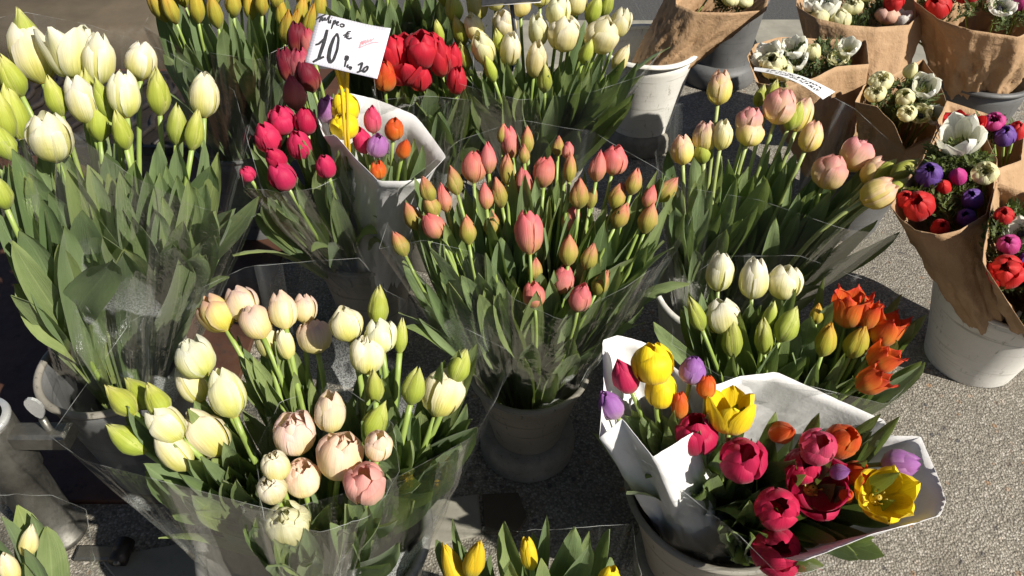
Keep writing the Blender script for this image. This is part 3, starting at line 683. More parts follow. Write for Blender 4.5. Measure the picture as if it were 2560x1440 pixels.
rimO = bucket(0, 0, 0, .21, .105, .08, M_ZINC, 'zinc bucket holding the yellow tulip buds', seed=17, xy=(.03, .47, 0))
rimP = bucket(0, 0, 0, .21, .105, .08, M_ZINC, 'zinc bucket holding a few pale buds beside the steel pole', seed=18, xy=(-.70, .42, 0))

# ------------------------------------------------------------------ tulips  (x y width height kind colour [lean x, lean z])
BA = Bunch(250, 300, 1.20, .62, rimA, spread=.20, rmax=.08)
bunch(BA, '''80 135 108 150 c W;70 90 66 130 b G;175 135 120 125 o W;247 150 75 130 h W;353 150 76 105 c W;28 190 66 110 b G;34 280 66 140 b G;8 290 60 130 b G;137 242 54 105 b G;
 218 235 66 125 b G;256 245 46 110 b G;205 250 80 130 c W;247 300 66 112 b G;303 326 52 106 b G;310 232 80 126 c W;395 230 62 122 b G;443 312 52 110 b G;487 326 52 108 b G;510 235 76 122 c W;
 125 345 106 142 h W;5 352 60 110 b G;0 480 56 100 b G;-40 180 80 110 c W;-50 330 70 110 b G''', 'in the tall white bunch over the rusty plate', zones=[(20, 180, 'on the outer pole side of the tall white bunch'), (20, 380, 'at the low pole side of the tall white bunch'), (150, 140, 'topping the tall white bunch below the worn stone'), (380, 180, 'topping the tall white bunch beside the iron grate'), (190, 300, 'in the middle of the tall white bunch'), (300, 290, 'in the middle of the tall white bunch'), (480, 300, 'on the magenta side of the tall white bunch')], leaves=2, lw=1.3, leafl=(.26, .42), stem_r=.0042, ltop=.86)
BB = Bunch(570, 20, 1.72, .6, rimB, spread=.25, rmax=.08)
bunch(BB, '''393 12 46 95 b J;425 18 42 90 b J;490 10 42 100 b J;536 28 40 90 b J;582 5 42 80 b J;625 12 36 80 b J;600 -30 42 90 b J;655 0 40 80 b J;704 32 36 80 b J;716 68 38 90 b J;735 64 36 110 b J;
 752 28 38 80 b J;775 52 36 90 b J;690 -15 40 80 b J;760 -10 40 80 b J;450 -25 44 90 b J;530 -30 40 90 b J;800 10 38 80 b J''', 'in the back bunch beside the iron grate', zones=[(430, 10, 'on the iron grate side of the back bunch'), (600, 10, 'in the middle of the back bunch'), (740, 40, 'in the back bunch beside the price card')], leaves=2, lw=1.2, leafl=(.22, .36), ltop=.85)
BC = Bunch(740, 330, 1.40, .75, rimE + Vector((-.045, .0, 0)), spread=.2, rmax=.05)
bunch(BC, '''705 302 68 90 h M;670 345 66 88 c M;765 302 60 80 c X;748 362 62 86 c M;815 415 54 72 c M;705 440 72 78 c M;735 232 62 80 b D;618 434 40 50 c M;690 395 50 70 c X''',
      'in the magenta bunch beside the white paper cone', leaves=2, leafl=(.18, .28))
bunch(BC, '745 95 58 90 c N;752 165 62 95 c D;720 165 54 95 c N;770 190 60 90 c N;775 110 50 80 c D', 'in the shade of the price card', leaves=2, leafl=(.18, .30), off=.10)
BD = Bunch(1060, 150, 1.58, .75, rimD, spread=.22, rmax=.06)
bunch(BD, '''1010 165 125 115 o R;985 130 80 90 h R;1055 125 90 80 h R;1100 145 62 105 c R;1132 150 50 85 c R;1142 200 54 82 c R;962 190 60 90 c F;1080 115 60 70 h R;940 130 60 80 c R;1050 190 60 90 c R''',
      'in the red bunch beside the price card', leaves=2, lw=1.5, leafl=(.18, .28))
BF = Bunch(1350, 100, 1.60, .7, rimF, spread=.25, rmax=.08)
bunch(BF, '''1135 20 50 80 b G;1150 76 40 80 b G;1192 10 56 85 c E;1208 122 62 95 c E;1097 82 30 66 b G;1160 142 36 76 b G;1225 172 32 76 b G;1262 62 60 85 h E;1275 122 56 96 c E;1248 105 34 70 b G;1345 76 52 88 c E;
 1395 30 62 85 h E;1410 86 82 108 h E;1340 150 54 98 c E;1362 196 40 80 b G;1505 90 84 112 h E;1550 58 52 84 h E;1485 24 44 80 b G;1518 10 36 70 b G;1553 146 42 80 b E;1466 130 38 70 b G;1440 2 60 80 c E;
 1300 5 60 80 c E;1350 -20 60 80 c E;1240 -10 60 80 c E;1180 -30 56 80 c E;1110 -20 46 80 b G;1460 -40 50 80 c E;1185 70 50 80 c E''', 'in the pale cream bunch', zones=[(1140, 60, 'on the red tulip side of the pale cream bunch'), (1230, 130, 'on the red tulip side of the pale cream bunch'), (1300, 30, 'under the slate board in the pale cream bunch'), (1340, 160, 'in the low middle of the pale cream bunch'), (1420, 60, 'in the pale cream bunch beside the slate board'), (1520, 80, 'on the tall white bucket side of the pale cream bunch')], leaves=2, leafl=(.20, .32))
BE = Bunch(920, 330, 1.45, .8, rimE + Vector((.03, -.01, 0)), spread=.12, rmax=.03)
bunch(BE, '820 275 58 78 c L;863 270 74 76 h Z;860 314 72 66 d Z;930 300 46 74 c H;985 322 52 68 c O;945 364 56 72 c L;906 352 50 74 c M;945 425 44 54 c O;1010 372 40 60 b O', 'in the small white paper cone below the price card', leaves=2, leafl=(.14, .2))
BH = Bunch(1340, 520, 1.34, .95, rimH, spread=.22, rmax=.07)
bunch(BH, '''1275 355 46 82 c C;1318 350 36 68 b V;1257 335 34 50 b V;1220 396 46 80 b C;1185 415 66 88 c C;1268 425 42 80 b V;1310 385 32 50 b V;1135 452 42 76 b V;1068 474 46 66 b V;1110 495 42 76 b C;1078 512 46 60 b V;
 1030 540 50 76 b V;1082 563 62 74 c C;1168 576 46 76 b V;1214 490 42 70 b C;1247 482 44 82 b V;1312 456 52 82 b C;1362 428 60 82 c C;1420 376 32 44 c C;1395 366 34 50 b V;1425 420 36 74 b V;1495 416 50 82 b C;
 1536 402 66 84 h C;1448 484 54 76 b V;1480 494 32 60 b V;1545 490 46 72 b V;1428 545 48 84 b C;1552 540 46 72 b V;1624 492 40 60 b C;1668 474 50 64 b V .25 0;1622 545 56 76 b V;1322 582 72 118 h C;1422 626 54 76 b V;
 1475 642 46 76 b V;1338 672 40 56 b V;1408 700 60 78 c C;1334 738 58 66 c C;1450 745 58 82 c C;1503 707 46 70 b V;1000 610 46 70 b V;1585 455 44 70 b V;1230 560 46 70 b V''',
      'in the coral bunch', zones=[(1290, 360, 'at the back of the coral bunch'), (1450, 400, 'at the back of the coral bunch'), (1090, 500, 'on the paper cone side of the coral bunch'), (1250, 470, 'in the middle of the coral bunch'), (1430, 500, 'in the middle of the coral bunch'), (1600, 500, 'on the long stemmed side of the coral bunch'), (1320, 590, 'around the largest coral tulip'), (1450, 630, 'just above the lowest coral tulips'), (1400, 720, 'in the lowest row of the coral bunch')], leaves=2, leafl=(.15, .24), stem_r=.0032)
BI = Bunch(1950, 350, 1.44, .8, rimI, spread=.25, rmax=.09)
bunch(BI, '''1799 220 66 90 c Y;1872 302 66 80 h B;1876 332 70 76 d Y;1950 268 82 86 h B;1985 290 50 80 b G;2004 285 56 90 c Y;2028 342 60 80 c Y;1900 240 34 60 b G;1932 230 38 64 b G;1706 375 60 82 c Y;1762 342 64 82 c Y;1756 376 46 74 b G;
 1806 338 52 80 c E;2075 430 84 86 h B;2142 388 82 90 d B;2186 428 66 70 c Y .2 0;2212 425 40 70 b G .3 0;2262 422 46 82 b G .8 -.1 -.05;2196 482 78 84 c Y .6 0 -.09;2240 468 40 70 b G .7 0 -.06''',
      'in the long stemmed bunch before the kraft wraps', zones=[(1799, 200, 'standing alone above the long stemmed bunch'), (1750, 360, 'on the coral side of the long stemmed bunch'), (1940, 290, 'under the paper strip in the long stemmed bunch'), (2160, 430, 'leaning from the long stemmed bunch towards kraft paper')], leaves=2, lw=.95, leafl=(.18, .30), stem_r=.0040, stemmat=M_STEMP, ltop=.80)
BJ = Bunch(1870, 770, 1.25, .95, rimK + Vector((-.045, 0, 0)), spread=.18, rmax=.05)
bunch(BJ, '1800 680 70 108 c W;1886 697 78 116 c W;1962 706 86 108 h W;1740 786 46 98 b G;1805 792 88 96 h W;1830 846 54 106 b G;1910 842 50 100 b G;1970 812 66 96 b G .35 0;1925 790 40 80 b G', 'in the white bunch beside the flame tulips', leaves=2, leafl=(.16, .24))
BK = Bunch(2150, 850, 1.25, .95, rimK + Vector((.045, 0, 0)), spread=.2, rmax=.05)
bunch(BK, '2125 772 100 104 f F;2066 850 56 98 b J;2142 855 64 100 b J;2215 822 86 108 f F .2 0;2208 895 78 92 f F .3 0;2180 950 72 96 f F .5 0;2042 785 36 60 b J;2172 785 56 90 f F', 'in the flame orange bunch', leaves=2, lw=1.1, leafl=(.16, .24))
BL = Bunch(1850, 1110, 1.06, .95, rimL, spread=.25, rmax=.08); BL_[0] = BL
bunch(BL, '1562 940 68 94 b M;1526 1012 58 86 c L;1632 910 96 90 h Z;1652 972 78 106 c Z;1732 924 64 80 c L;1700 1012 42 76 c O;1766 966 46 66 c O;1826 1035 116 130 o Z;1742 1086 96 112 h X', 'at the rolled end of the big white paper', leaves=2, leafl=(.14, .2))
bunch(BL, '''1856 1150 106 124 h X;1956 1080 60 50 b O .3 -.4;2106 1102 80 76 c O .3 0;2044 1118 84 84 h H;2005 1165 84 90 h X;2100 1180 40 50 b L .6 -.3;2140 1182 60 66 c O .4 -.2;2250 1160 70 86 c L 1.3 -.5;
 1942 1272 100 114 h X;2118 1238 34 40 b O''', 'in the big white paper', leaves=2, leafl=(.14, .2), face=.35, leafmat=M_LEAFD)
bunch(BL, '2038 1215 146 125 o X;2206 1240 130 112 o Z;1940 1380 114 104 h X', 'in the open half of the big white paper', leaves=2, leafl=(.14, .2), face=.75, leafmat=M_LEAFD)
BM = Bunch(480, 1030, 1.0, .9, rimM + Vector((-.04, .02, 0)), spread=.2, rmax=.10)
bunch(BM, '''303 1000 64 100 b G -.02 .1;350 984 66 100 b G -.02 .1;392 1000 62 96 b G .0 .1;320 1096 72 114 b G .0 .1;415 1062 92 90 h W;432 1126 86 122 c W;516 1086 106 134 h W;488 895 100 105 d W;478 960 78 100 c W;565 982 104 126 c W''',
      'in the cream bunch at the steel pole side', leaves=2, leafl=(.16, .26), lw=1.1, stem_r=.0042)
BM3 = Bunch(980, 920, 1.02, .9, rimM + Vector((.06, .03, 0)), spread=.2, rmax=.09)
bunch(BM3, '865 812 84 96 h W;946 766 56 100 b G .15 0;950 842 82 84 h W;1002 842 38 90 b G;918 888 92 108 d W;937 966 48 88 b G;1150 916 60 80 b G .1 0;1108 982 108 128 h W;1036 966 66 102 b G;940 1050 70 96 b G .5 0',
      'in the cream bunch facing the cement footed bucket', leaves=2, leafl=(.16, .26), lw=1.2, stem_r=.0042)
BM2 = Bunch(680, 810, 1.10, .9, rimM + Vector((-.01, .07, 0)), spread=.15, rmax=.05)
bunch(BM2, '542 786 84 100 h Y;604 762 84 90 h P;640 805 74 90 d P;706 776 74 96 c P;762 772 62 76 h P;786 842 86 92 d P;668 852 62 84 d E;713 860 48 80 d E', 'in the long stemmed peach bunch', leaves=2, leafl=(.16, .26), stem_r=.0040, ltop=.75)
BN = Bunch(810, 1150, .94, .9, rimM + Vector((0, -.06, 0)), spread=.15, rmax=.06)
bunch(BN, '737 1085 108 118 d P;826 1030 86 98 c P;852 1138 122 128 d P;946 1115 74 84 h P;690 1165 76 80 d E;680 1222 80 92 d E;756 1196 96 108 d P;718 1312 116 108 d E', 'in the front peach bunch', leaves=2, leafl=(.16, .24), face=-.12)
bunch(BN, '914 1210 110 116 h K', 'in the front peach bunch', leaves=1, face=.2, off=-.02)
BO = Bunch(1300, 1400, .94, .8, rimO, spread=.25, rmax=.06)
bunch(BO, '1132 1418 62 130 b U;1186 1398 58 110 b U .15 0;1322 1385 46 90 c U;1524 1450 60 80 c Z;1250 1500 60 110 b U;1420 1510 60 110 b U', 'in the yellow bunch beside the pale slabs', leaves=2, leafl=(.16, .26), lw=1.25, ltop=1.12)
BP = Bunch(60, 1370, .94, .8, rimP + Vector((.03, 0, 0)), spread=.2, rmax=.05)
bunch(BP, '72 1352 50 90 b E .3 0;22 1420 50 90 c E;-40 1400 50 90 b E', 'in the small bunch at the foot of the steel pole', leaves=2, leafl=(.2, .28), lw=1.3, ltop=1.1)

BB2 = Bunch(960, -60, 1.70, .6, at_z(960, 330, .28), spread=.25, rmax=.08)
rimB2 = bucket(960, 330, .28, .28, .11, .085, M_BDARK, 'dark bucket behind the price card holding leafy tulips', seed=19)
bunch(BB2, '850 -75 44 90 b J;900 -90 44 90 b J;960 -80 44 90 b J;1020 -95 44 90 b J;1075 -80 44 90 b J;1110 -60 40 80 b J', 'in the leafy bunch behind the price card', leaves=2)
for z in ((BA, -20, 340, 560, 470, 36, 60, 105), (BA, -20, 470, 600, 640, 26, 65, 115), (BB, 400, 60, 800, 170, 26, 35, 62), (BB, 380, -40, 780, 70, 18, 35, 60), (BB2, 810, -60, 1130, 70, 28, 45, 85),
          (BC, 620, 340, 850, 520, 24, 40, 68), (BD, 960, 205, 1185, 300, 13, 50, 95), (BF, 1100, 120, 1600, 240, 44, 35, 62), (BE, 850, 310, 1065, 405, 12, 35, 52),
          (BH, 1000, 420, 1690, 580, 44, 35, 66), (BH, 1060, 570, 1640, 780, 34, 42, 76), (BI, 1660, 370, 2210, 560, 50, 32, 62), (BJ, 1690, 710, 2020, 900, 26, 40, 66), (BK, 2020, 730, 2320, 930, 20, 40, 66),
          (BL, 1580, 980, 1800, 1090, 11, 40, 60), (BM, 290, 1000, 660, 1190, 26, 45, 82), (BM3, 860, 860, 1200, 1100, 28, 50, 88), (BM2, 560, 840, 800, 960, 18, 40, 66), (BN, 660, 1200, 960, 1350, 13, 45, 82),
          (BO, 1080, 1290, 1560, 1410, 13, 50, 92), (BP, -40, 1255, 120, 1390, 7, 60, 95)):
    leaf_zone(*z)
for z in ((BM, 400, 1140, 660, 1290, 18, 50, 85), (BN, 600, 1260, 1010, 1420, 22, 55, 90), (BM3, 900, 1060, 1170, 1260, 18, 55, 95)):
    leaf_zone(*z, off=(-.07, .0))
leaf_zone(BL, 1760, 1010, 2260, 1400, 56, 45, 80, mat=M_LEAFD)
for a in ((BD, 1068, 222, 105, -.04), (BD, 1160, 215, 70, -.05), (BA, 645, 492, 80, -.03), (BA, 30, 372, 120, -.05), (BM3, 1192, 1070, 120, -.02), (BO, 1130, 1298, 52, 0), (BO, 1366, 1280, 48, -.02), (BO, 1470, 1345, 95, -.03), (BO, 1270, 1390, 90, -.04),
          (BP, 75, 1268, 70, 0), (BP, 5, 1290, 85, -.03), (BK, 2312, 905, 70, -.02), (BK, 2256, 735, 44, .02), (BK, 2065, 690, 36, .03), (BJ, 1634, 806, 50, -.02), (BL, 2212, 1076, 50, 0), (BL, 2090, 1350, 70, -.04), (BL, 2080, 1420, 70, -.05), (BI, 2250, 580, 50, 0)):
    px_leaf(*a, seed=int(a[1] * 3 + a[2]))

# ------------------------------------------------------------------ cellophane
film(BA, [(-70, 60, .06), (60, 30, .10), (225, 62, .12), (420, 130, .10), (585, 225, .06), (660, 490, 0), (635, 545, -.05), (500, 520, -.08), (330, 440, -.10), (180, 330, -.10), (-30, 360, -.06)], rimA,
     'misted cellophane sleeve round the tall white tulips', frost=True, foot_r=.10, seed=1)
film(BB, [(358, 65, 0), (420, -40, .06), (620, -60, .08), (800, -20, .05), (790, 80, -.03), (640, 150, -.06), (450, 120, -.05)], rimB, 'cellophane sleeve round the orange and green buds', seed=2)
film(BC, [(600, 410, 0), (640, 250, .05), (760, 170, .10), (860, 260, .05), (850, 440, -.03), (790, 470, -.06), (700, 480, -.07), (610, 470, -.05)], rimE, 'cellophane sleeve round the magenta tulips', seed=3)
film(BD, [(930, 120, 0), (960, 60, .06), (1100, 55, .06), (1185, 130, 0), (1180, 250, -.05), (1060, 240, -.07), (940, 250, -.05)], rimD, 'cellophane sleeve round the red tulips', frost=True, seed=4)
film(BF, [(1080, 40, 0), (1150, -60, .08), (1400, -80, .10), (1560, -40, .07), (1655, 125, 0), (1600, 190, -.04), (1480, 230, -.07), (1300, 250, -.08), (1150, 210, -.06)], rimF, 'cellophane sleeve round the pale cream tulips', seed=5)
film(BH, [(948, 622, -.03), (1000, 470, .02), (1150, 350, .07), (1300, 300, .09), (1480, 330, .08), (1640, 420, .05), (1745, 505, 0), (1690, 630, -.05), (1560, 720, -.08), (1400, 800, -.10), (1280, 745, -.10), (1220, 640, -.08), (1060, 600, -.07)], rimH,
     'creased cellophane sleeve round the coral tulips', frost=True, seed=6, crumple=.009)
film(BI, [(1645, 430, 0), (1650, 275, .05), (1800, 235, .08), (2000, 195, .10), (2140, 275, .07), (2290, 410, .04), (2255, 590, -.03), (2100, 570, -.06), (1900, 500, -.07), (1720, 470, -.05)], rimI, 'cellophane sleeve round the long stemmed yellow and pink tulips', seed=7)
film(BJ, [(1680, 860, -.02), (1690, 720, .05), (1800, 640, .08), (2000, 640, .08), (2260, 735, .05), (2335, 900, 0), (2215, 1010, -.06), (2000, 960, -.08), (1800, 940, -.07)], rimK, 'cellophane sleeve round the white and flame tulips', seed=8)
film(BM, [(125, 1090, -.02), (330, 800, .08), (620, 665, .14), (900, 645, .14), (960, 725, .12), (1280, 880, .09), (1240, 1000, 0), (1190, 1085, -.05), (1000, 1190, -.08), (700, 1280, -.08), (400, 1200, -.08), (200, 1150, -.05)], rimM,
     'wide misted cellophane sheet round the cream tulips', frost=True, foot_r=.13, seed=9, n=110)
film(BN, [(638, 1130, -.02), (700, 1005, .06), (850, 960, .07), (985, 1060, .04), (998, 1180, -.04), (930, 1290, -.08), (800, 1330, -.10), (660, 1300, -.08)], rimM + Vector((0, -.07, 0)), 'narrow cellophane cone round the front peach tulips', foot_r=.05, seed=10)
film(BP, [(-90, 1300, 0), (-20, 1238, .05), (130, 1238, .05), (215, 1275, .03), (235, 1400, -.03), (150, 1500, -.06), (-60, 1480, -.05)], rimP, 'rounded cellophane sleeve at the foot of the steel pole', seed=11)
film(BO, [(1040, 1480, 0), (1105, 1320, .05), (1300, 1330, .06), (1580, 1310, .06), (1600, 1440, 0), (1500, 1560, -.05), (1200, 1560, -.05)], rimO, 'cellophane sleeve round the yellow tulip buds', seed=12)
film(BL, [(1555, 1120, -.03), (1630, 1165, -.08), (1760, 1270, -.10), (1850, 1340, -.10), (1960, 1450, -.10), (2085, 1410, -.09)], rimL, 'crumpled cellophane over the front of the big white paper', foot_r=.11, seed=13, closed=False, crumple=.012)

# ------------------------------------------------------------------ white paper
wrap('white_paper_cone', [BE.pt(*p) for p in [(836, 335, -.05), (862, 326, -.07), (905, 385, -.08), (945, 432, -.08), (1000, 434, -.08), (1048, 428, -.06), (1090, 384, 0), (1055, 345, .04), (1020, 300, .06), (935, 262, .08), (880, 248, .08), (835, 262, .06), (815, 295, .02)]],
     rimE + Vector((.025, -.02, -.10)), .055, M_WPAPER, 'small white paper cone of mixed tulips below the price card', 'paper wrap', edge=False, thick=.0005, seed=21, soft=0, facet=.6, crumple=.006, curl=.02)
wrap('white_paper_roll', [BL.pt(*p) for p in [(1498, 1095, -.05), (1510, 960, 0), (1506, 850, .05), (1545, 838, .06), (1612, 856, .07), (1700, 930, .08), (1790, 962, .07), (1765, 1060, .01), (1692, 1105, -.04), (1632, 1142, -.06), (1556, 1046, -.06)]],
     rimL + Vector((-.03, .01, -.10)), .07, M_WPAPER, 'rolled white paper round yellow and lilac tulips', 'paper wrap', edge=False, thick=.0005, seed=22, soft=0, facet=.6, crumple=.006)
wrap('white_paper_sheet', [BL.pt(*p) for p in [(1780, 965, .07), (1850, 942, .10), (1940, 930, .11), (2075, 990, .11), (2212, 1052, .10), (2225, 1090, .07), (2300, 1090, .06), (2340, 1180, .04), (2365, 1250, 0), (2350, 1290, -.04), (2180, 1335, -.07), (2010, 1402, -.08)]],
     rimL + Vector((.02, 0, -.10)), .08, M_WPAPER, 'big open white paper sheet round crimson and orange tulips', 'paper wrap', edge=False, thick=.0005, seed=23, soft=0, facet=.6, crumple=.006, closed=False)

# ------------------------------------------------------------------ anemones and ranunculus in kraft paper
FW = {'anemonewhite': 'white anemone', 'anemonered': 'red anemone', 'anemoneviolet': 'violet anemone', 'anemonepink': 'magenta pink anemone', 'ranunculuscream': 'cream ranunculus', 'ranunculuspink': 'blush pink ranunculus'}
FC = {'w': 'anemonewhite', 'r': 'anemonered', 'v': 'anemoneviolet', 'p': 'anemonepink', 'c': 'ranunculuscream', 'k': 'ranunculuspink'}
_heart = heart_mesh(); n_fl = 0
def flower(B, x, y, w, kind, code, place, face=.35, off=0.0):
    global n_fl
    n_fl += 1; rr = random.Random(5000 + n_fl); colour = FC[code]; c = B.pt(x, y, off); d = depth_of(c); root = B.root(c); toc = (CAM - c).normalized()
    ax = ((c - root).normalized() * .8 + UP * .3 + toc * face + Vector((rr.uniform(-.25, .25), rr.uniform(-.25, .15), 0))).normalized()
    R = w * .5 * d / FPX; nm = FW[colour].split()[-1]; st = {'a': 'open', 'q': 'full', 'c': 'closed', 'h': 'cupped', 'b': 'budded', 'o': 'cupped'}[kind]
    T = thing(nm, root, f'{st} {FW[colour]} {place}', 'flower', f'{st} {FW[colour]} flowers {place}')
    asp = KIND[kind][2] * (.75 if kind in 'cbho' else 1.0)
    b0 = c - ax * R * asp * .4; v = b0 - root
    link('stem', mesh('stem', *tube(bez(Vector(), UP * v.length * .4, v - ax * v.length * .3, v, 8), .0028, 6)), M_STEM, T)
    if kind == 'a': bl = link('heart', _heart, None, T, v)
    else:
        if kind not in _pist: _pist[kind] = pistil_mesh(kind)
        bl = link('bloom', _pist[kind], None, T, v)
    bl.rotation_mode = 'QUATERNION'; bl.rotation_quaternion = frame_quat(ax, rr.uniform(0, 6.28)); bl.scale = (R, R, R * (.75 if kind in 'cbho' else 1.0))
    tint = rr.uniform(.9, 1.05)
    for m in petal_meshes(kind, rr.randrange(4), colour): link('petal', m, None, bl).color = (tint, tint, tint * rr.uniform(.9, 1.05), 1)
def frond(p, d, L, rr):
    parts = []
    x = d.orthogonal().normalized(); x = Matrix.Rotation(rr.uniform(0, 6.28), 3, d) @ x; y = d.cross(x)
    def leaflet(a, dirn, l, w):
        s = dirn.cross(d + x * .3).normalized(); n = dirn.cross(s)
        V = [a, a + dirn * l * .45 + s * w, a + dirn * l, a + dirn * l * .45 - s * w, a + dirn * l * .5 + n * w * .5]
        return V, [(0, 1, 4), (1, 2, 4), (2, 3, 4), (3, 0, 4)], [(.5, 0), (1, .5), (.5, 1), (0, .5), (.5, .5)]
    for k in range(9):
        t = .25 + .75 * k / 8; a = p + d * L * t
        for s in (-1, 1):
            dr = (d * .9 + x * s * rr.uniform(.5, 1.3) + y * rr.uniform(-.7, .7)).normalized(); parts.append(leaflet(a, dr, L * rr.uniform(.22, .42), L * rr.uniform(.035, .07)))
    return joinm(parts)
def greens(B, areas, n, label, size=.045, off=.012):
    rr = random.Random(n); parts = []
    for _ in range(n):
        cx, cy, rx, ry = rr.choice(areas); a = rr.uniform(0, 6.28); q = math.sqrt(rr.random())
        c = B.pt(cx + rx * q * math.cos(a), cy + ry * q * math.sin(a), off + rr.uniform(-.01, .035)); up = (c - B.root(c)).normalized()
        d = (up + Vector((rr.uniform(-.9, .9), rr.uniform(-.9, .9), rr.uniform(-.2, .5)))).normalized()
        L = size * rr.uniform(.6, 1.2); parts.append(frond(c - d * L * .7, d, L, rr))
    V, F, U = joinm(parts)
    return tag(link('feathery_foliage', mesh('feathery_foliage', V, F, U), M_FROND), label, 'foliage', kind='stuff')
def bouquet(B, flowers, place, loop, foot, areas, n, kraftlabel, grlabel, seed, foot_r=.05, size=.045, crumple=.010):
    for row in flowers.strip().split(';'):
        f = row.split(); flower(B, float(f[0]), float(f[1]), float(f[2]), f[3], f[4], place)
    greens(B, areas, n, grlabel, size)
    wrap('kraft_paper_wrap', [B.pt(*p) for p in loop], foot, foot_r, M_KRAFT, kraftlabel, 'paper wrap', 'kraft paper wraps round the anemones', edge=False, thick=.0009, seed=seed, crumple=crumple, soft=0, facet=.45, n=120, nv=24)
Q7 = Bunch(2370, 450, 1.34, .75, rimS + Vector((-.03, -.01, 0)), spread=.15, rmax=.05)
bouquet(Q7, '2400 350 104 o w;2322 440 60 c v;2395 442 44 b p;2462 436 60 q c;2296 516 74 c r;2432 500 50 c v;2415 545 44 c v;2360 468 36 b r;2262 500 44 c r;2350 570 44 c r', 'in the mixed wrap over the white bucket',
        [(2345, 330, .10), (2400, 312, .12), (2455, 325, .10), (2492, 400, .06), (2482, 470, 0), (2465, 535, -.06), (2400, 574, -.08), (2350, 586, -.08), (2290, 576, -.07), (2250, 546, -.05), (2226, 515, -.02), (2280, 440, .03), (2320, 380, .07)],
        rimS + Vector((-.03, -.035, -.09)), [(2370, 470, 95, 90), (2390, 400, 70, 50)], 150, 'kraft paper cone round mixed anemones in the white bucket', 'dark feathery leaves among the mixed anemones', 31)
Q8 = Bunch(2540, 590, 1.22, .75, rimS + Vector((.05, -.03, 0)), spread=.15, rmax=.05)
bouquet(Q8, '2510 540 44 c r;2552 582 70 a w;2522 612 52 c p;2516 682 80 h r;2590 660 70 h v', 'in the wrap with the torn kraft edge',
        [(2490, 455, .08), (2560, 480, .10), (2650, 520, .08), (2680, 640, 0), (2640, 800, -.06), (2562, 818, -.08), (2500, 725, -.07), (2456, 652, -.05), (2470, 560, 0)],
        rimS + Vector((.05, -.06, -.08)), [(2530, 620, 70, 110)], 90, 'kraft paper wrap with a torn edge in the white bucket', 'dark feathery leaves beside the torn kraft edge', 32)
Q6 = Bunch(2450, 330, 1.58, .75, rimS + Vector((.03, .07, 0)), spread=.15, rmax=.05)
bouquet(Q6, '2388 312 60 o r;2430 318 56 o r;2484 308 52 q p;2512 342 50 c v;2540 330 44 c r', 'in the wrap behind the large white anemone',
        [(2368, 252, .10), (2460, 282, .10), (2560, 326, .08), (2552, 400, 0), (2500, 420, -.06), (2430, 400, -.06), (2360, 350, -.04), (2340, 310, .02)],
        rimS + Vector((.04, .07, -.07)), [(2450, 330, 80, 30)], 60, 'kraft paper wrap with red and violet flowers behind the white anemone', 'feathery leaves among red and violet flowers', 33)
Q4 = Bunch(2255, 250, 1.72, .75, rimU + Vector((.07, -.06, 0)), spread=.15, rmax=.04)
bouquet(Q4, '2202 206 56 q c;2188 236 50 q c;2276 178 36 b c;2312 222 64 o w;2262 246 44 h c;2266 285 46 q c;2302 287 48 a c;2338 292 50 o w', 'in the wrap beside the handwritten strip',
        [(2225, 190, .06), (2308, 148, .10), (2345, 200, .06), (2368, 260, .02), (2335, 335, -.04), (2262, 374, -.07), (2235, 310, -.07), (2192, 266, -.06), (2138, 255, -.04), (2160, 212, 0)],
        rimU + Vector((.07, -.06, -.10)), [(2260, 250, 80, 55)], 110, 'kraft paper wrap of cream ranunculus and white anemones', 'green feathery leaves among the cream ranunculus', 34)
Q3 = Bunch(2010, 150, 1.84, .75, rimU + Vector((-.08, .0, 0)), spread=.15, rmax=.04)
bouquet(Q3, '1920 142 70 a w;1988 124 62 o w;1932 166 60 h c;1992 156 50 o w;2032 132 40 c c;2094 148 50 a c;2120 122 50 o w;1960 182 44 c c', 'under the handwritten strip',
        [(1868, 140, 0), (1888, 110, .06), (1950, 92, .10), (2060, 98, .12), (2165, 100, .10), (2172, 160, 0), (2090, 166, -.05), (2040, 192, -.07), (1960, 220, -.07), (1890, 205, -.05)],
        rimU + Vector((-.07, 0, -.10)), [(2050, 145, 80, 40), (1960, 170, 60, 30)], 120, 'kraft paper wrap under the handwritten strip', 'curly green leaves under the handwritten strip', 35, size=.05)
Q2 = Bunch(2140, 30, 2.06, .75, rimU + Vector((.02, .08, 0)), spread=.15, rmax=.04)
bouquet(Q2, '2030 15 44 o w;2064 22 66 o w;2132 22 50 q c;2216 44 60 q k;2250 48 50 o w;2100 55 50 h c;2050 48 44 h c;2170 -10 50 q c', 'in the widest kraft wrap',
        [(1995, -30, .06), (2100, -60, .10), (2250, -50, .10), (2324, 12, .02), (2272, 62, -.05), (2190, 68, -.07), (2110, 62, -.07), (2040, 45, -.05), (1990, 15, 0)],
        rimU + Vector((.03, .07, -.08)), [(2130, 30, 110, 35)], 110, 'widest kraft paper wrap of white and blush flowers', 'green feathery leaves in the widest kraft wrap', 36, size=.05)
Q1 = Bunch(1800, 10, 2.25, .75, rimG + Vector((.05, 0, 0)), spread=.1, rmax=.03)
bouquet(Q1, '1825 0 50 q c;1860 5 44 q c;1780 -20 50 q c', 'in the wrap leaning out of the tall white bucket',
        [(1690, -60, .06), (1800, -90, .10), (1930, -40, .05), (1915, 25, -.03), (1835, 32, -.06), (1740, 30, -.06), (1690, 10, -.02)],
        rimG + Vector((.02, -.01, -.08)), [(1830, 0, 50, 25)], 40, 'kraft paper wrap leaning out of the tall white bucket', 'feathery leaves above the tall white bucket', 37, foot_r=.075, size=.05)
Q5 = Bunch(2440, 20, 2.04, .75, rimR, spread=.15, rmax=.05)
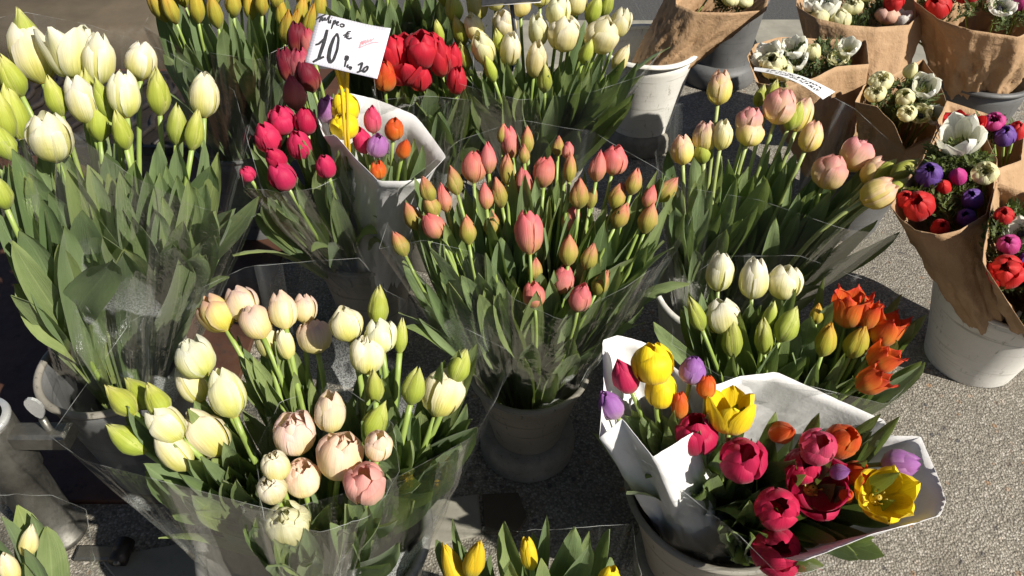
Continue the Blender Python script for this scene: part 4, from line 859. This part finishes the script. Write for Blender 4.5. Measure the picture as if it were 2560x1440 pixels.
bouquet(Q5, '2235 5 50 c r;2346 18 60 c r;2502 18 64 a w;2552 6 44 c p;2420 -20 60 c r', 'in the wraps over the shiny rimmed bucket',
        [(2300, -50, .05), (2450, -90, .10), (2600, -60, .06), (2640, 40, -.02), (2545, 92, -.06), (2430, 75, -.07), (2345, 48, -.06), (2285, 0, -.02)],
        rimR + Vector((0, 0, -.08)), [(2380, 10, 90, 35), (2520, 30, 60, 40)], 90, 'crumpled dark kraft paper in the shiny rimmed bucket', 'dark feathery leaves among the red anemones', 38, foot_r=.085, size=.05, crumple=.014)

# ------------------------------------------------------------------ price card, strip, slate, pole
def quad_plane(px):
    return [at_depth(*p) for p in px]
cq = quad_plane([(762, 155, 1.285), (943, 197, 1.285), (977, 70, 1.315), (795, 35, 1.315)])     # BL BR TR TL
cn = (cq[1] - cq[0]).cross(cq[3] - cq[0]).normalized(); cc = sum(cq, Vector()) / 4
card = thing('price_card', cc, 'white squared price card on a yellow plastic clip', 'price card')
def bent(u, v):
    p = cq[0].lerp(cq[1], u).lerp(cq[3].lerp(cq[2], u), v); return p + cn * (.0025 * math.sin(u * 5 + 1) * v)
V = []; U = []
for s in (0, -1):
    for j in range(9):
        for i in range(13): V.append(bent(i / 12, j / 8) + cn * s * .0008 - cc); U.append((i / 12, j / 8))
F = gridf(13, 9); F2 = [tuple(i + 117 for i in reversed(f)) for f in F]
bd = [i for i in range(13)] + [13 * j + 12 for j in range(1, 9)] + [104 + i for i in range(11, -1, -1)] + [13 * j for j in range(7, 0, -1)]
F3 = [(bd[k], bd[k] + 117, bd[(k + 1) % len(bd)] + 117, bd[(k + 1) % len(bd)]) for k in range(len(bd))]
link('card', mesh('card', V, F + F2 + F3, U), M_CARD, card)
def on_card(zx, zy):
    px, py = 700 + zx / 4.8, zy / 4.8; r = ray(px, py); k = (cq[0] - CAM).dot(cn) / r.dot(cn); p = CAM + r * k
    e1 = (cq[1] - cq[0]); e2 = (cq[3] - cq[0]); w_ = p - cq[0]; a11, a12, a22 = e1.dot(e1), e1.dot(e2), e2.dot(e2); det = a11 * a22 - a12 * a12
    u = (w_.dot(e1) * a22 - w_.dot(e2) * a12) / det; v = (w_.dot(e2) * a11 - w_.dot(e1) * a12) / det
    return p + cn * (.0025 * math.sin(u * 5 + 1) * v + .0012)
def stroke(name, pts, w, mat, parent, conv, n, org):
    q = resample([conv(*p) for p in pts], max(4, len(pts) * 4), False, 1); V = []; m = len(q)
    for i, p in enumerate(q):
        t = (q[min(i + 1, m - 1)] - q[max(i - 1, 0)]).normalized(); s = n.cross(t); ww = w * (.75 + .25 * math.sin(math.pi * i / (m - 1)))
        V += [p - s * ww - org, p + s * ww - org]
    return link(name, mesh(name, V, [(2 * i, 2 * i + 2, 2 * i + 3, 2 * i + 1) for i in range(m - 1)]), mat, parent)
S = .00160
INK = [([(432, 252), (470, 225), (555, 188)], S), ([(508, 208), (495, 240), (478, 278)], S), ([(522, 222), (508, 252), (520, 264), (540, 236), (548, 224), (545, 262)], S * .9),
       ([(558, 262), (588, 218), (606, 200), (590, 240), (584, 282), (600, 292)], S * .9), ([(616, 250), (606, 282), (618, 292)], S * .9), ([(624, 226), (630, 231)], S * .9),
       ([(652, 256), (640, 300), (620, 358)], S), ([(645, 268), (668, 256), (672, 282), (652, 302), (640, 298)], S * .9), ([(682, 296), (706, 282), (700, 266), (682, 282), (686, 312), (714, 312)], S * .9),
       ([(722, 308), (740, 294), (768, 300), (770, 322), (745, 332), (722, 318)], S),
       ([(572, 368), (535, 510), (462, 718)], S * 1.9), ([(430, 545), (472, 534), (538, 468)], S * 1.3), ([(398, 748), (450, 718), (532, 686)], S * 1.5),
       ([(690, 408), (642, 470), (598, 580), (578, 700), (602, 766), (642, 730), (690, 600), (706, 470), (688, 406)], S * 1.5), ([(655, 460), (612, 570), (592, 690), (608, 752)], S * 1.6),
       ([(852, 378), (815, 386), (795, 420), (800, 455), (830, 468), (864, 455)], S * 1.1), ([(760, 430), (836, 405)], S), ([(772, 450), (830, 432)], S),
       ([(802, 690), (778, 805)], S), ([(780, 722), (792, 672), (822, 682), (815, 722), (786, 745)], S), ([(802, 800), (822, 775), (806, 808), (828, 812), (846, 796)], S * .9), ([(852, 800), (836, 822), (850, 836), (862, 815), (850, 800)], S * .9),
       ([(938, 784), (992, 750), (962, 850)], S * 1.2), ([(924, 872), (990, 848)], S * 1.1), ([(1050, 795), (1010, 820), (995, 860), (1020, 866), (1050, 835), (1058, 802), (1040, 795)], S * 1.2)]
for pts, w in INK: stroke('ink_stroke', pts, w, M_INK, card, on_card, cn, cc)
for pts in ([(950, 572), (975, 495), (1015, 488)], [(960, 560), (1000, 480), (990, 540), (1030, 470), (1020, 528), (1060, 462), (1050, 515), (1095, 456), (1085, 502), (1125, 455)], [(945, 576), (1040, 532), (1125, 504), (1180, 506)]):
    stroke('red_scribble', pts, S * .6, M_REDINK, card, on_card, cn, cc)
top = at_depth(855, 176, 1.312); low = at_depth(866, 330, 1.40); sx = Vector((1, 0, 0))
for s in (-1, 1):
    a = top + sx * s * .009; b = at_depth(861, 225, 1.33) + sx * s * .0045; c_ = low + sx * s * .003; e_ = rimE + Vector((-.02, .01, 0))
    link('clip_prong', mesh('clip_prong', *tube([p - cc for p in (a + UP * .012, a, b, c_, e_)], [.0036, .0036, .0032, .003, .0026], 8)), M_YPLAST, card)
V = []
for (x, y, d, hw) in ((855, 172, 1.312, .011), (857, 195, 1.318, .0085), (861, 225, 1.330, .005)):
    p = at_depth(x, y, d); V += [p - sx * hw - cc + Vector((0, .004, 0)), p + sx * hw - cc + Vector((0, .004, 0)), p + sx * hw - cc + Vector((0, .007, 0)), p - sx * hw - cc + Vector((0, .007, 0))]
link('clip_web', mesh('clip_web', V, [(0, 1, 5, 4), (4, 5, 9, 8), (3, 7, 6, 2), (7, 11, 10, 6), (0, 4, 7, 3), (4, 8, 11, 7), (1, 2, 6, 5), (5, 6, 10, 9)], smooth=False), M_YPLAST, card)

# handwritten strip lying across the cream anemones
sq = [at_depth(1884, 176, 1.62), at_depth(2062, 238, 1.60), at_depth(2092, 220, 1.70), at_depth(1886, 168, 1.72)]
sc_ = sum(sq, Vector()) / 4; sn_ = (sq[1] - sq[0]).cross(sq[3] - sq[0]).normalized()
if sn_.z < 0: sn_ = -sn_
strip = thing('paper_strip', sc_, 'curled white paper strip with handwriting across the cream anemones', 'paper strip')
def on_strip(u, v): return sq[0].lerp(sq[1], u).lerp(sq[3].lerp(sq[2], u), v) + sn_ * (.012 * math.sin(u * 3.0) - .01 * u)
V = [on_strip(i / 14, j / 4) - sc_ - sn_ * s for s in (0, .0008) for j in range(5) for i in range(15)]
F = gridf(15, 5); link('sheet', mesh('sheet', V, F + [tuple(k + 75 for k in reversed(f)) for f in F]), M_WPAPER, strip)
rr = random.Random(4)
for row in (.30, .62):
    u = .16
    while u < .88:
        l = rr.uniform(.02, .05); pts = [(u + l * k / 5, row + rr.uniform(-.14, .14)) for k in range(6)]
        stroke('ink_stroke', pts, .0011, M_INK, strip, lambda a, b: on_strip(a, b) + sn_ * .001, sn_, sc_); u += l + rr.uniform(.008, .022)
# slate board whose lower edge shows at the top
bq = [at_depth(1204, 13, 1.50), at_depth(1352, 3, 1.50)]; ex = (bq[1] - bq[0]); eu = Vector((0, ST * .6, CT)).normalized()
sb = thing('slate_board', bq[0], 'black slate price board above the pale cream tulips', 'price board')
fw = ex.cross(eu).normalized()
V = [p + fw * t for t in (0, .004) for p in (Vector(), ex, ex + eu * .09, eu * .09)]
link('slate', mesh('slate', V, [(0, 1, 2, 3), (7, 6, 5, 4), (0, 4, 5, 1), (1, 5, 6, 2), (2, 6, 7, 3), (3, 7, 4, 0)], smooth=False), M_SLATE, sb)
link('white_edge', mesh('white_edge', *tube([Vector() - eu * .0015, ex - eu * .0015], .0012, 6)), M_WPAPER, sb)
link('stake', mesh('stake', *tube([ex * .5 - eu * .002 + Vector((0, .02, 0)), rimF - bq[0] - UP * .1], .004, 8)), M_SLATE, sb)

# galvanised parasol pole with its clamp
pp = at_z(150, 1330); pole = thing('parasol', (pp.x, pp.y, 0), 'galvanised steel parasol pole with clamp, wing screw and an added unseen canopy', 'parasol')
link('sleeve', mesh('sleeve', *lathe([(.0, .0), (.050, .0), (.050, .012), (.040, .016), (.040, .20), (.046, .205), (.046, .33), (.043, .335), (.0, .335)], 40)), M_STEEL, pole)
link('shaft', mesh('shaft', *lathe([(.0, .33), (.034, .33), (.034, 2.35), (.0, 2.35)], 36)), M_STEEL, pole)
link('collar', mesh('collar', *lathe([(.036, .332), (.046, .334), (.0475, .340), (.046, .346), (.036, .346)], 40)), M_CHROME, pole)
ar = boxm(.035, .135, -.018, .018, .285, .318, .006); link('clamp_arm', mesh('clamp_arm', *ar, smooth=False), M_STEEL, pole)
link('clamp_bolt', mesh('clamp_bolt', *tube([(.105, 0, .27), (.105, 0, .345)], .006, 10)), M_STEEL, pole)
wg = []
for k in range(14):
    a = 2 * math.pi * k / 14
    wg.append((.105 + .013 * math.cos(a) * (1 + .25 * math.sin(a)), -.0025, .372 + .024 * math.sin(a)))
V = wg + [(x, .0025, z) for x, y, z in wg]; F = [tuple(range(13, -1, -1)), tuple(range(14, 28))] + [(k, (k + 1) % 14, 14 + (k + 1) % 14, 14 + k) for k in range(14)]
link('wing_screw', mesh('wing_screw', V, F, smooth=False), M_CHROME, pole)
cv = []; CU = []; NS = 8  # unseen canopy, added to cut the sky light on the left
for j, (r, z) in enumerate(((.03, 2.36), (.36, 2.28), (.72, 2.14), (1.05, 1.98), (1.055, 1.88))):
    for k in range(NS * 4):
        a = 2 * math.pi * k / (NS * 4); sag = math.cos(math.pi * ((k % 4) / 4 - .0)) ; q = 1 - .06 * (1 - abs(2 * (k % 4) / 4 - 1)) * min(j, 3) / 3
        cv.append((r * q * math.cos(a), r * q * math.sin(a), z - .02 * (1 - abs(2 * (k % 4) / 4 - 1)) * j)); CU.append((k / 32, j / 4))
co = link('added_canopy', mesh('added_canopy', cv, gridf(NS * 4, 5, True), CU), M_CANVAS, pole)
for k in range(NS):
    a = 2 * math.pi * k / NS
    link('rib', mesh('rib', *tube([(.04 * math.cos(a), .04 * math.sin(a), 2.33), (1.04 * math.cos(a), 1.04 * math.sin(a), 1.955)], .008, 6)), M_STEEL, pole)  # ribs belong to the added canopy
# small iron latch beside the pale slabs
hp = at_z(272, 1392); hg = thing('iron_latch', hp, 'small dark iron latch lying beside the pale slabs', 'latch')
link('plate', mesh('plate', *boxm(-.055, .03, -.014, .014, .008, .018, .003), smooth=False), M_STEEL, hg)
link('knuckle', mesh('knuckle', *tube([(.03, -.022, .018), (.03, .022, .018)], .017, 14)), M_IRON, hg)
link('pin', mesh('pin', *tube([(.03, -.026, .018), (.03, .026, .018)], .006, 10)), M_STEEL, hg)
print('tulips', n_tulip, 'flowers', n_fl, 'objects', len(bpy.data.objects))
